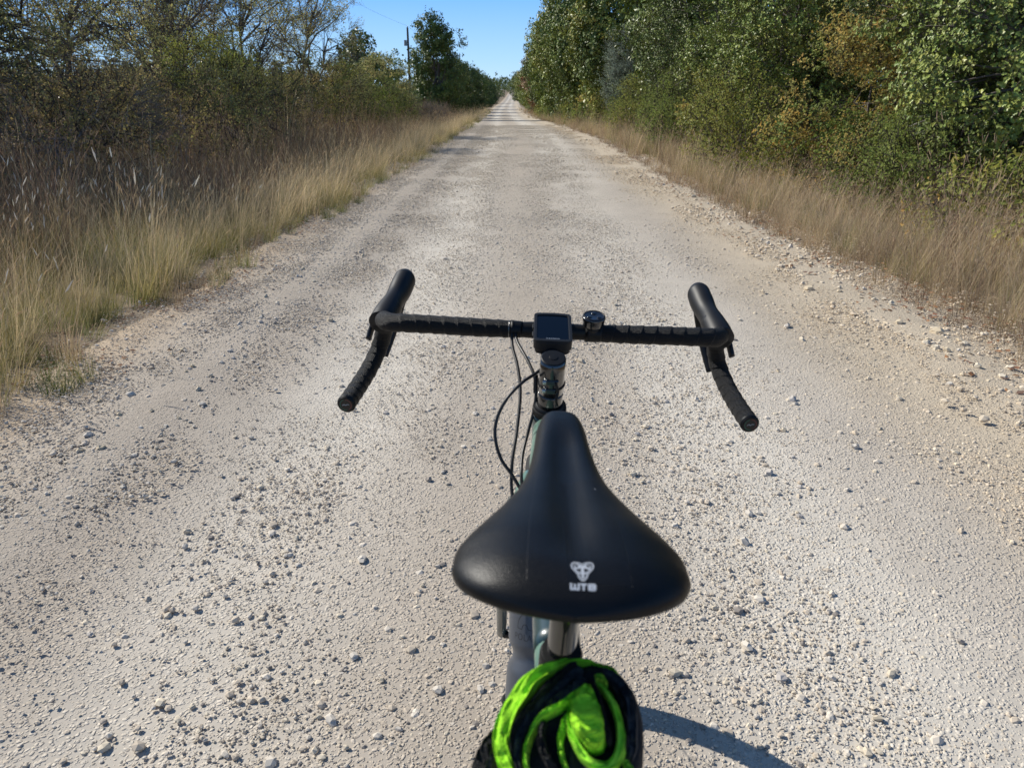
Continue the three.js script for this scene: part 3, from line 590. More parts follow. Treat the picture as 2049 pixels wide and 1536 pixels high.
const ST = [ // thin half bare trees over the thicket: x, d, height, label, kind
  [-7.4, 28.5, 5.4, 'half bare tree with drooping fine twigs, rightmost of the thin trees over the thicket', 'pale/sparse', .36],
  [-7.6, 22.5, 5.0, 'thin tree with pale yellow leaves second from the right over the thicket', 'pale/sparse', .4],
  [-8.4, 19.5, 4.8, 'upright thin tree with two dark stems in the middle of the thicket', 'pale/small', .44],
  [-8.3, 15.2, 4.3, 'thin leaning tree with sparse olive leaves left of the middle of the thicket', 'pale/sparse', .4],
  [-8.2, 12.2, 3.9, 'dark limbed tree with one long arching branch near the left edge', 'dusk/sparse', .36],
  [-7.6, 10.0, 3.3, 'dark leafy small tree at the left edge of the photo', 'dusk/small', .36],
  [-10.5, 24, 5.2, 'pale sparse tree furthest back behind the thicket', 'pale/sparse', .40],
];
for (const [i, [x, d, h, label, kind, gap]] of ST.entries()) tree('thin_tree', label, 'tree', null, x, d, 1500 + i, { kind, alt: kind.startsWith('dusk') ? 'brush/bare' : 'pale/bare', altAt: .66, density: 16, gap: gap + .03, stems: 2, trunk: .085, dull: true, bark: i === 4 || i === 5 ? BARKD : BARK, shell: .25, branchy: .3, maxBranch: 60, scale: 1.1,
  blobs: [[.4, h * .82, 0, 1.3, h * .18, 1.2], [-.8, h * .68, .3, 1.2, h * .16, 1.1], [.9, h * .58, .2, 1.1, h * .15, 1.0], [-.2, h * .45, -.2, 1.2, h * .14, 1.1]],
  arms: [[[0, h * .5, 0], [1.9, h * .80, .3], .25, .035], [[0, h * .45, 0], [-1.9, h * .72, .2], .3, .035], [[.1, h * .55, 0], [.9, h * 1.02, -.3], .2, .03], [[0, h * .4, 0], [-.7, h * .98, .2], .2, .03]] });

{ // woods behind both rows: nobody could count these crowns
  const R = rng(3000), lists = {};
  const put = (x, d, y, s, k) => (lists[k + '#' + Math.floor(R() * 3)] ??= []).push({ p: V(x, roadY(d) + y, -d), q: qRand(R), s, c: Array(3).fill(R.r(.75, 1.15)) });
  for (let i = 0; i < 5200; i++) { const d = 8 + 190 * Math.pow(R(), 1.6), x = roadX(d) + 8.6 + 16 * Math.pow(R(), 1.5) + (d < 14 ? 1.5 : 0), h = 5.5 + 2.5 * noise2(x * .25, d * .25); put(x, d, R() * h, R.r(.7, 1.3), R() < .75 ? 'oak/wood' : 'mid/wood'); }
  for (let i = 0; i < 2600; i++) { const d = 52 + 260 * Math.pow(R(), 1.3), x = roadX(d) - 9.5 - 40 * Math.pow(R(), 1.3), h = 3.2 + 2.6 * noise2(x * .2, d * .2); put(x, d, R() * h, R.r(.8, 1.3), R() < .7 ? 'oak/wood' : 'mid/wood'); }
  for (let i = 0; i < 1500; i++) { const d = 210 + 480 * R(), sd = R() < .5 ? -1 : 1, x = roadX(d) + sd * (3.6 + 30 * Math.pow(R(), 1.5)), h = 5.5 + 2.5 * noise2(x * .1, d * .1); put(x, d, R() * h, R.r(1.1, 1.8), 'oak/wood'); }
  for (let i = 0; i < 420; i++) { const d = 570 + 60 * R(), x = roadX(d) - 22 + 44 * R(); put(x, d, R() * 8, R.r(1.2, 2.0), R() < .6 ? 'oak/wood' : 'mid/wood'); }
  for (let i = 0; i < 900; i++) { const d = -40 + 44 * R(), x = -30 - 45 * R(), h = 4 + 3 * noise2(x * .1, d * .1); put(x, d, R() * h, R.r(1.0, 1.6), R() < .5 ? 'oak/wood' : 'mid/wood'); }
  for (let i = 0; i < 900; i++) { const d = 34 + 30 * R(), x = -13 - 22 * R(); put(x, d, R() * 2.4, R.r(.6, 1.0), 'brush/wood'); }
  const g = thing('woods', 'dark mass of woods closing in behind the roadside trees on both sides', 'woods'); g.userData.kind = 'stuff';
  for (const k in lists) { const [kind, i] = k.split('#'); instanced('foliage', twigSet(kind)[+i], leafMat, lists[k], g); }
}

// ------------------------------------------------------------------ utility poles and their line
const poleWood = std(.09, .075, .065, .9), steel = std(.3, .3, .3, .5, { metalness: .6 });
function pole(x, d, h, label) {
  const b = V(x, groundY(x, -d), -d), t = thing('utility_pole', label, 'pole', null, b);
  part('pole_shaft', new THREE.CylinderGeometry(.11, .16, h, 10).translate(0, h / 2, 0), poleWood, t);
  part('transformer', new THREE.CylinderGeometry(.17, .17, .6, 12).translate(-.3, h - 1.6, 0), steel, t);
  part('insulator', new THREE.LatheGeometry([[0, 0], [.05, 0], [.07, .06], [.03, .09], [.06, .14], [0, .2]].map(([a, c]) => new THREE.Vector2(a, c)), 8).translate(0, h, 0), steel, t);
  return b.clone().add(V(0, h + .2, 0));
}
{
  const a = pole(-12.9, 96, 9.2, 'dark wooden utility pole beside the tall ragged tree'), b = pole(-13.3, 182, 10.6, 'distant utility pole top showing above the round dark trees'), c = pole(-13.5, 12, 9.4, 'nearest utility pole standing behind the thicket left of the frame');
  const mb = new MB();
  for (const [p, q] of [[c, a], [a, b]]) { const pts = []; for (let k = 0; k <= 24; k++) { const f = k / 24; pts.push(p.clone().lerp(q, f).add(V(0, -4 * .9 * f * (1 - f), 0))); } mb.tube(pts, .007, 5, [.05, .05, .05]); }
  const w = part('power_line', mb.geo(true), std(.04, .04, .04, .6), scene); w.userData = { label: 'thin power line strung between the utility poles', category: 'cable' };
}
// @@BIKE-START
// ------------------------------------------------------------------ the bicycle; its own axes: x right, y up, z back, from the ground under its bottom bracket
const bikeQ = new THREE.Quaternion().setFromEuler(new THREE.Euler(0, -1.2 * D2R, -2.3 * D2R, 'YXZ')), bikeO = V(-.008, 0, -.5);
const bikeAt = (x, y, z) => V(x, y, z).applyQuaternion(bikeQ).add(bikeO);
function onBike(name, label, category, at) { const t = thing(name, label, category, null, bikeAt(at.x, at.y, at.z)); t.quaternion.copy(bikeQ); return t; }

// a closed skin through cross sections: ring(t) gives points across (side, up) at path(t)
function loft(rows, closedEnds = true) {
  const p = [], idx = [], uv = [], n = rows[0].length;
  rows.forEach((row, j) => row.forEach((q, i) => {
    p.push(q.x, q.y, q.z); uv.push(q.u ?? i / (n - 1), q.w ?? j / (rows.length - 1));
    if (j) { const a = (j - 1) * n + i, b = (j - 1) * n + (i + 1) % n, c = j * n + i, d = j * n + (i + 1) % n; if (i < n - 1 || !rows.open) idx.push(a, c, b, b, c, d); }
  }));
  if (closedEnds) for (const j of [0, rows.length - 1]) {
    const c = rows[j].reduce((s, q) => s.add(q), V(0, 0, 0)).multiplyScalar(1 / n), id = p.length / 3; p.push(c.x, c.y, c.z); uv.push(.5, j ? 1 : 0);
    for (let i = 0; i < n; i++) { const a = j * n + i, b = j * n + (i + 1) % n; if (j) idx.push(a, id, b); else idx.push(a, b, id); }
  }
  const g = new THREE.BufferGeometry();
  g.setAttribute('position', new THREE.Float32BufferAttribute(p, 3)); g.setAttribute('uv', new THREE.Float32BufferAttribute(uv, 2)); g.setIndex(idx); g.computeVertexNormals();
  return g;
}
// sweep along smooth points; rad(t, angle, metres) -> [rx, ry] or r. side0 fixes the first 'right' direction
function sweep(points, rad, { n = 48, sides = 20, side0 = V(1, 0, 0), caps = true, uvm = null } = {}) {
  const curve = new THREE.CatmullRomCurve3(points, false, 'centripetal'), rows = [], L = curve.getLength();
  let S = side0.clone();
  for (let k = 0; k <= n; k++) {
    const f = k / n, o = curve.getPointAt(f), T = curve.getTangentAt(f);
    S.addScaledVector(T, -S.dot(T)).normalize(); const U = V().crossVectors(T, S);
    const row = [];
    for (let s = 0; s <= sides; s++) {
      const a = s / sides * 2 * Math.PI, r = rad(f, a, f * L), [rx, ry] = Array.isArray(r) ? r : [r, r];
      const q = o.clone().addScaledVector(S, Math.cos(a) * rx).addScaledVector(U, Math.sin(a) * ry);
      if (uvm) { q.u = s / sides * 2 * Math.PI * .015 / uvm; q.w = f * L / uvm; }
      row.push(q);
    }
    rows.push(row);
  }
  rows.open = true;
  return loft(rows, caps);
}
const rod = (a, b, r0, r1 = r0, sides = 24) => sweep([a, a.clone().lerp(b, .5), b], (f) => mix(r0, r1, f), { n: 4, sides, side0: Math.abs(b.x - a.x) > .5 * a.distanceTo(b) ? V(0, 0, 1) : V(1, 0, 0) });

function noiseTex(S, rep, f, metres = 1) {
  const d = new Uint8Array(S * S * 4);
  for (let y = 0; y < S; y++) for (let x = 0; x < S; x++) { const v = 255 * clamp(f(x, y, S), 0, 1), o = (y * S + x) * 4; d[o] = d[o + 1] = d[o + 2] = v; d[o + 3] = 255; }
  const t = new THREE.DataTexture(d, S, S); t.wrapS = t.wrapT = THREE.RepeatWrapping; t.magFilter = THREE.LinearFilter; t.repeat.set(rep, rep); t.needsUpdate = true; return t;
}
const leather = noiseTex(256, 1, (x, y) => .5 * Math.abs(2 * noise3(x / 6, y / 6, 3) - 1) + .35 * noise3(x / 2.5, y / 2.5, 8) + .15 * hash3(x, y, 4));
const weave = noiseTex(128, 1, (x, y) => .5 + .25 * Math.sin(x * .785) * Math.cos(y * .785) + .2 * (hash3(x, y, 1) - .5));
const merge = (list) => mergeGeometries(list.map((g) => (g.index ? g.toNonIndexed() : g)));
const M = {
  carbon: std(.010, .010, .011, .16, { clearcoat: 1, clearcoatRoughness: .05 }),
  matte: std(.006, .0062, .007, .5, { specularIntensity: .6 }),
  tape: std(.006, .006, .0065, .5, { specularIntensity: .6, bumpMap: leather, bumpScale: .0012 }),
  hood: std(.010, .0105, .012, .5, { specularIntensity: .7 }),
  rubber: std(.018, .018, .018, .8),
  teal: std(.13, .235, .185, .38, { clearcoat: .7, clearcoatRoughness: .12 }),
  tealDark: std(.018, .045, .05, .35, { clearcoat: .7, clearcoatRoughness: .12 }),
  alloy: std(.45, .45, .45, .3, { metalness: 1 }),
  dark: std(.02, .02, .022, .35, { metalness: .5 }),
  cable: std(.010, .0095, .0095, .4),
};
const bike = thing('bicycle', 'black and teal gravel bicycle seen over its saddle and drop handlebar on the road', 'bicycle', null, bikeO);
bike.quaternion.copy(bikeQ);

{ // --- saddle
  const W = table([[-.113, .0], [-.1115, .006], [-.106, .0125], [-.096, .0175], [-.08, .0205], [-.05, .0225], [-.018, .0255], [.012, .0305], [.035, .0375], [.056, .0465], [.076, .0565], [.094, .0648], [.110, .0690], [.124, .0688], [.138, .0645], [.150, .0560], [.159, .0440], [.165, .0290], [.168, .0135], [.1690, .0]]);
  const top = table([[-.113, 1.050], [-.108, 1.0575], [-.095, 1.0625], [-.05, 1.064], [0, 1.064], [.06, 1.068], [.11, 1.0735], [.135, 1.0735], [.152, 1.0705], [.163, 1.0655], [.169, 1.0585]]);
  const low = table([[-.113, 1.050], [-.105, 1.046], [-.05, 1.044], [.02, 1.045], [.08, 1.047], [.12, 1.050], [.14, 1.0535], [.155, 1.0565], [.169, 1.0575]]);
  const skirt = table([[-.113, .004], [-.105, .018], [-.06, .024], [.03, .020], [.10, .018], [.13, .014], [.15, .009], [.169, .003]]);
  const rows = [], zs = [];
  const N = 96; for (let i = 0; i <= N; i++) { const s = .5 - .5 * Math.cos(Math.PI * i / N); zs.push(mix(-.1129, .1689, mix(s, i / N, .25))); }
  for (const z of zs) {
    const w = W(z), yt = top(z), yl = low(z), sk = skirt(z), row = [], wide = sstep(.03, .067, w);
    for (let k = 0; k < 96; k++) {
      const a = k / 96 * 2 * Math.PI, c = Math.cos(a), s = Math.sin(a), x = w * Math.sign(c) * Math.pow(Math.abs(c), mix(.62, .88, wide));
      let y = s >= 0 ? yl + (yt - yl) * Math.pow(s, mix(.85, .95, wide)) : yl - sk * Math.pow(-s, .55);
      if (s > 0) {
        y -= .0056 * Math.exp(-((x - .0005) ** 2) / (2 * .0075 ** 2)) * sstep(-.085, -.03, z) * (1 - sstep(.10, .15, z));
        y += .0025 * wide * gauss(Math.abs(x) - .036, .015) * s;
      }
      const xx = s < 0 ? x * (1 - .22 * (-s)) : x, q = V(xx, y, z);
      q.u = s < -.02 ? .02 : (xx + .08) / .16; q.w = s < -.02 ? .98 : 1 - (z + .12) / .30;
      row.push(q);
    }
    rows.push(row);
  }
  // the print and the embossed panels of the cover: canvas x runs right, canvas y from the nose back
  const CW = 1024, CH = 1920, X = (x) => (x + .08) / .16 * CW, Y = (z) => (z + .12) / .30 * CH;
  const draw = (f) => { const c = document.createElement('canvas'); c.width = CW; c.height = CH; const g = c.getContext('2d'); f(g); const t = new THREE.CanvasTexture(c); t.magFilter = THREE.LinearFilter; return t; };
  const panel = (g) => { g.beginPath(); g.moveTo(X(-.021), Y(.022)); g.lineTo(X(-.013), Y(.020)); g.lineTo(X(-.012), Y(.006)); g.lineTo(X(-.0075), Y(.004)); g.lineTo(X(-.0065), Y(.026)); g.lineTo(X(.020), Y(.024)); g.bezierCurveTo(X(.024), Y(.07), X(.029), Y(.10), X(.030), Y(.155)); g.lineTo(X(-.026), Y(.155)); g.bezierCurveTo(X(-.026), Y(.10), X(-.023), Y(.06), X(-.021), Y(.022)); g.closePath(); };
  const logo = (g) => {
    const cx = X(.0040), s = CW / .16 / 1000 * .68, y0 = Y(.1475);     // s: pixels per millimetre
    g.save(); g.translate(cx, y0); g.scale(s, s); g.lineJoin = 'round';
    const head = () => { g.beginPath(); g.moveTo(0, -8.2); g.bezierCurveTo(2.2, -9.0, 3.6, -10.6, 6.2, -10.0); g.bezierCurveTo(9.0, -9.2, 9.2, -5.2, 7.6, -2.6); g.bezierCurveTo(6.2, -.6, 4.6, .6, 3.6, 3.4); g.bezierCurveTo(3.0, 6.4, 1.6, 8.4, 0, 8.6); g.bezierCurveTo(-1.6, 8.4, -3.0, 6.4, -3.6, 3.4); g.bezierCurveTo(-4.6, .6, -6.2, -.6, -7.6, -2.6); g.bezierCurveTo(-9.2, -5.2, -9.0, -9.2, -6.2, -10.0); g.bezierCurveTo(-3.6, -10.6, -2.2, -9.0, 0, -8.2); g.closePath(); };
    g.strokeStyle = '#c2c6cb'; g.fillStyle = '#c2c6cb'; g.lineWidth = 1.25; head(); g.stroke();
    g.save(); g.scale(.80, .82); head(); g.fill(); g.restore();
    g.fillStyle = '#0b0c0e';
    for (const k of [-1, 1]) {
      g.beginPath(); g.ellipse(k * 4.6, -6.0, 1.5, 1.2, k * .6, 0, 6.3); g.fill();
      g.beginPath(); g.moveTo(k * 1.2, -3.6); g.lineTo(k * 5.2, -2.4); g.lineTo(k * 3.4, -.2); g.lineTo(k * 1.5, 1.0); g.closePath(); g.fill();
      g.beginPath(); g.moveTo(k * 2.6, 2.2); g.lineTo(k * 1.2, 2.8); g.lineTo(k * .9, 6.0); g.lineTo(k * 1.9, 4.8); g.closePath(); g.fill();
    }
    g.fillStyle = '#c2c6cb'; g.strokeStyle = '#c2c6cb'; g.lineWidth = 1.7; g.lineCap = 'butt';
    const t = 11.2, b = 16.8;                                   // W T B in wide rounded strokes
    g.beginPath(); g.moveTo(-9.4, t); g.lineTo(-9.4, b - .8); g.lineTo(-3.4, b - .8); g.lineTo(-3.4, t); g.moveTo(-6.4, t + .6); g.lineTo(-6.4, b - .8);
    g.moveTo(-2.3, t + .8); g.lineTo(3.0, t + .8); g.moveTo(.35, t + .8); g.lineTo(.35, b);
    g.moveTo(4.6, t + .8); g.lineTo(9.0, t + .8); g.lineTo(9.4, t + 2.2); g.lineTo(8.4, (t + b) / 2); g.lineTo(9.4, b - 2.0); g.lineTo(8.8, b - .8); g.lineTo(4.6, b - .8); g.closePath(); g.moveTo(4.6, (t + b) / 2); g.lineTo(8.4, (t + b) / 2); g.stroke();
    g.restore();
  };
  const colour = draw((g) => {
    g.fillStyle = '#0a0b0d'; g.fillRect(0, 0, CW, CH);
    panel(g); g.fillStyle = '#0b0c0f'; g.fill();
    logo(g);
    g.fillStyle = '#8e9298'; g.beginPath(); g.arc(X(.0185), Y(.042), 4, 0, 7); g.fill();
    const R = rng(5); for (let i = 0; i < 240; i++) { g.fillStyle = `rgba(150,140,125,${R.r(.03, .16)})`; g.beginPath(); g.arc(R() * CW, R() * CH, R.r(.6, 2.2), 0, 7); g.fill(); }
  });
  colour.colorSpace = THREE.SRGBColorSpace;
  const bump = draw((g) => {
    g.fillStyle = '#808080'; g.fillRect(0, 0, CW, CH);
    panel(g); g.save(); g.clip();
    g.fillStyle = '#767676'; g.fillRect(0, 0, CW, CH);
    g.strokeStyle = '#9a9a9a'; g.lineWidth = 2.6; for (let y = 0; y < CH; y += 9) { g.beginPath(); g.moveTo(X(-.004), y); g.bezierCurveTo(X(.006), y + 3, X(.018), y - 5, X(.032), y - 16); g.stroke(); }
    g.restore(); 
    const d = g.getImageData(0, 0, CW, CH); for (let i = 0; i < CW * CH; i++) { const v = 10 * (hash3(i % CW >> 1, (i / CW) >> 1, 3) - .5); d.data[i * 4] += v; d.data[i * 4 + 1] += v; d.data[i * 4 + 2] += v; } g.putImageData(d, 0, 0);
  });
  const mat = std(1, 1, 1, .45, { specularIntensity: .62, map: colour, bumpMap: bump, bumpScale: .0022 });
  const saddle = part('saddle', loft(rows).translate(-.002, .009, 0), mat, bike, 'black saddle with white animal head emblem and letters at its rear');
  for (const s of [-1, 1]) part('saddle_rail', sweep([V(s * .010, 1.036, -.085), V(s * .016, 1.022, -.05), V(s * .022, 1.014, .02), V(s * .022, 1.018, .08), V(s * .022, 1.040, .105)], () => .0035, { n: 30, sides: 10 }), M.alloy, saddle);
}
{ // --- seatpost, frame
  const ttW = table([[0, .0165], [.35, .0205], [.7, .0240], [1, .0205]]);
  const sp = part('seatpost', rod(V(0, 1.012, .085), V(0, .70, -.008), .0098, .0098, 32), M.carbon, bike);
  part('seatpost_clamp', new RoundedBoxGeometry(.05, .018, .045, 3, .006).translate(0, 1.014, .066), M.dark, sp);
  part('seat_collar', merge([rod(V(0, .962, .0715), V(0, .944, .066), .0150, .0150, 32), rod(V(0, .9665, .0728), V(0, .962, .0715), .0135, .0150, 32)]), M.matte, bike);
  const frame = part('frame', merge([
    sweep([V(0, .948, .067), V(0, .62, -.034), V(0, .30, -.13)], (f) => mix(.0155, .019, f), { n: 10, sides: 28 }),
    sweep([V(0, .932, .055), V(0, .930, -.03), V(0, .927, -.2), V(0, .922, -.39)], (f, a) => [ttW(f), mix(.0145, .018, f)], { n: 24, sides: 28 }),
    sweep([V(0, .890, -.430), V(0, .835, -.388), V(0, .58, -.268), V(0, .29, -.135)], (f) => [mix(.014, .030, sstep(0, .14, f)), mix(.014, .029, sstep(0, .14, f))], { n: 20, sides: 28 }),
    rod(V(-.036, .28, -.13), V(.036, .28, -.13), .023, .023, 28),
    ...[-1, 1].flatMap((s) => [sweep([V(s * .012, .90, .055), V(s * .028, .80, .10), V(s * .062, .345, .293)], (f) => mix(.0085, .007, f), { n: 16, sides: 14 }), sweep([V(s * .024, .285, -.11), V(s * .042, .30, 0), V(s * .064, .345, .293)], (f) => mix(.011, .008, f), { n: 16, sides: 14 })]),
  ]), M.teal, bike, 'sage teal painted frame');
  part('frame_graphic', sweep([V(0, .9322, .035), V(0, .9312, -.01), V(0, .9302, -.07)], (f, a) => [mix(.0177, .0203, f), mix(.0152, .0163, f)], { n: 8, sides: 28 }), M.tealDark, frame, 'dark glossy band at the rear of the top tube');
  part('cable_port', sweep([V(-.020, .868, -.372), V(-.030, .858, -.335), V(-.030, .835, -.305)], (f) => [.010, .008], { n: 10, sides: 14 }), M.teal, frame);
  part('head_tube', sweep([V(0, .800, -.463), V(0, .86, -.4425), V(0, .925, -.4195), V(0, .9395, -.4145)], (f) => .0222 - .0022 * gauss(f - .5, .25), { n: 16, sides: 32 }), M.tealDark, bike, 'dark teal head tube');
  const ax = (t) => V(0, .940 + t * .945, -.4142 + t * .33);     // along the steerer
  part('headset', merge([rod(ax(0), ax(.009), .0222, .0212, 36), rod(ax(.009), ax(.013), .0195, .0168, 36)]), M.matte, bike);
  part('headset_spacer', merge([rod(ax(.0135), ax(.0340), .0158, .0158, 36)]), M.carbon, bike);
  const stem = part('stem', merge([
    rod(ax(.0348), ax(.0850), .0160, .0156, 36), 
    sweep([ax(.054), V(0, 1.003, -.44), V(0, 1.014, -.488), V(0, 1.0175, -.505)], (f) => [mix(.0145, .0160, f), mix(.0155, .0165, f)], { n: 14, sides: 28 }),
    sweep([V(-.021, 1.018, -.509), V(0, 1.018, -.509), V(.021, 1.018, -.509)], () => .0178, { n: 6, sides: 30, side0: V(0, 0, 1) }),
  ]), M.carbon, bike, 'glossy black stem');
  part('clamp_band', rod(ax(.0460), ax(.0482), .0172, .0172, 36), M.matte, stem);
  for (const h of [.0405, .054]) {
    const c = ax(h); part('clamp_ear', new RoundedBoxGeometry(.017, .0075, .008, 3, .0025).translate(c.x, c.y, c.z + .0150), M.carbon, stem);
    part('bolt', new THREE.CylinderGeometry(.0032, .0032, .004, 12).rotateZ(Math.PI / 2).translate(-.0095, c.y, c.z + .0158), M.alloy, stem);
  }
  part('top_cap', merge([rod(ax(.0851), ax(.0864), .0154, .0140, 36), rod(ax(.0864), ax(.0872), .0055, .0050, 16)]), M.matte, stem);
  part('cable_tie', sweep([V(.004, .993, -.3725), V(.0075, .983, -.3725), V(.006, .972, -.371), V(.008, .963, -.374)], () => [.0016, .0007], { n: 16, sides: 8 }), M.matte, stem);
}
// --- handlebar: tops, tape, hoods, levers, plugs
const barY = 1.018, barZ = -.509;
const bar = part('handlebar', sweep([V(-.075, barY, barZ), V(0, barY, barZ), V(.075, barY, barZ)], (f) => .0098 + .0022 * gauss(f - .5, .2), { n: 24, sides: 30, side0: V(0, 0, 1) }), M.matte, bike, 'black drop handlebar');
part('bar_mark', sweep([V(-.0585, barY, barZ), V(-.0582, barY, barZ), V(-.0579, barY, barZ)], () => .01245, { n: 2, sides: 30, side0: V(0, 0, 1) }), M.alloy, bar);
for (const s of [-1, 1]) {
  const pitch = .019, start = s < 0 ? .052 : .064;
  const path = [V(s * start, barY, barZ), V(s * .10, barY, barZ), V(s * .16, barY + .001, barZ), V(s * .205, barY + .001, barZ - .001), V(s * .2255, barY - .001, barZ - .009), V(s * .2355, barY - .004, barZ - .030), V(s * .239, barY - .012, barZ - .062), V(s * .246, .982, -.597), V(s * .256, .950, -.604), V(s * .2665, .925, -.578), V(s * .2740, .9125, -.535), V(s * .2785, .9075, -.482)];
  const wrap = (f, a, m) => { const k = ((m / pitch + s * a / 6.283) % 1 + 1) % 1; return (.0116 + .0007 * sstep(0, .06, m) + .0011 * Math.pow(k, 1.5) * (1 - sstep(.9, 1, k))) * (1 + .012 * (noise3(m * 90, Math.cos(a) * 2, Math.sin(a) * 2 + s) - .5)); };
  part('bar_tape', sweep(path, wrap, { n: 420, sides: 36, side0: V(0, 0, 1), uvm: .03 }), M.tape, bar, 'black textured handlebar tape, wrapped in turns');
  part('finishing_tape', sweep([V(s * (start - .012), barY, barZ), V(s * start, barY, barZ), V(s * (start + .004), barY, barZ)], (f) => mix(.0112, .0123, f), { n: 6, sides: 28, side0: V(0, 0, 1) }), M.matte, bar);
  // hood: from its collar on the bend to the raised nose
  const hp = [V(s * .2390, 1.008, -.541), V(s * .2370, 1.014, -.556), V(s * .2330, 1.022, -.580), V(s * .2290, 1.030, -.610), V(s * .2250, 1.041, -.637), V(s * .2225, 1.050, -.655), V(s * .222, 1.053, -.662)];
  const hw = table([[0, .0172], [.06, .0184], [.25, .0172], [.45, .0148], [.72, .0168], [.88, .0165], [.96, .0115], [1, .004]]), hh = table([[0, .0175], [.06, .0188], [.25, .0182], [.5, .0175], [.75, .0195], [.88, .0185], [.96, .0130], [1, .004]]);
  const hood = part('brake_hood', sweep(hp, (f, a) => [hw(f), hh(f) * (1 + .10 * Math.max(0, Math.sin(a)) * sstep(.5, .9, f))], { n: 60, sides: 32 }), M.hood, bar, 'black rubber brake hood');
  part('hood_lip', sweep(hp.slice(0, 3), (f) => [.0189 * (1 - .1 * f), .0190 * (1 - .08 * f)], { n: 10, sides: 32 }).scale(1, 1, 1), M.hood, hood);
  part('brake_lever', sweep([V(s * .226, 1.035, -.650), V(s * .236, 1.000, -.668), V(s * .246, .960, -.660), V(s * .256, .925, -.640)], (f) => [mix(.010, .0065, f), .004], { n: 24, sides: 14 }), M.dark, hood);
  part('shift_paddle', sweep([V(s * .252, 1.010, -.585), V(s * .258, .994, -.567), V(s * .262, .978, -.556)], (f) => [.004, .011 * (1 - .45 * f)], { n: 12, sides: 12, side0: V(1, 0, 0) }), M.dark, hood);
  // end plug with its printed ring
  const end = path[path.length - 1], dir = end.clone().sub(path[path.length - 2]).normalize();
  const plug = part('bar_plug', sweep([end.clone().addScaledVector(dir, -.002), end.clone().addScaledVector(dir, .0025), end.clone().addScaledVector(dir, .0045)], (f) => .0132 - .0022 * sstep(.5, 1, f), { n: 10, sides: 32, side0: V(0, 1, 0) }), M.matte, bar, 'black bar end plug with a ringed badge');
  const c = document.createElement('canvas'); c.width = c.height = 128; const g = c.getContext('2d');
  g.fillStyle = '#0e0f10'; g.fillRect(0, 0, 128, 128); g.lineWidth = 5;
  g.strokeStyle = '#7a2a2c'; g.beginPath(); g.arc(64, 64, 52, -1.6, 1.0); g.stroke(); g.strokeStyle = '#1f6b52'; g.beginPath(); g.arc(64, 64, 52, 1.4, 4.4); g.stroke();
  g.strokeStyle = '#9a9ea2'; g.lineWidth = 7; g.lineCap = 'round'; g.beginPath(); g.moveTo(34, 70); g.lineTo(50, 60); g.lineTo(62, 68); g.lineTo(80, 58); g.lineTo(94, 60); g.stroke();
  const badgeTex = new THREE.CanvasTexture(c); badgeTex.colorSpace = THREE.SRGBColorSpace;
  const badge = part('badge', new THREE.CircleGeometry(.0098, 32), std(1, 1, 1, .35, { map: badgeTex }), plug);
  badge.position.copy(end).addScaledVector(dir, .0049); badge.quaternion.setFromUnitVectors(V(0, 0, 1), dir);
}
{ // --- cables
  const run = (name, pts, r = .0021) => part(name, sweep(pts.map((p) => V(...p)), () => r, { n: 60, sides: 12 }), M.cable, bike);
  run('brake_cable', [[-.054, 1.016, -.500], [-.052, 1.002, -.482], [-.044, .985, -.455], [-.0385, .962, -.425], [-.040, .925, -.385], [-.044, .895, -.352], [-.0435, .872, -.335], [-.040, .855, -.318]]);
  run('shift_cable', [[-.050, 1.017, -.502], [-.046, 1.008, -.486], [-.033, .996, -.455], [-.022, .982, -.430], [-.0185, .968, -.418], [-.019, .945, -.412], [-.026, .915, -.398], [-.0315, .895, -.375], [-.032, .880, -.350], [-.030, .866, -.335]]);
  run('brake_cable', [[.012, 1.000, -.455], [-.006, .997, -.432], [-.018, .992, -.412], [-.036, .984, -.395], [-.055, .966, -.380], [-.0655, .943, -.370], [-.0665, .925, -.360], [-.058, .902, -.346], [-.043, .886, -.334], [-.031, .872, -.322]]);
  part('ferrule', rod(V(-.0195, .985, -.4215), V(-.0188, .962, -.4175), .0031, .0031, 12), M.dark, bike);
}
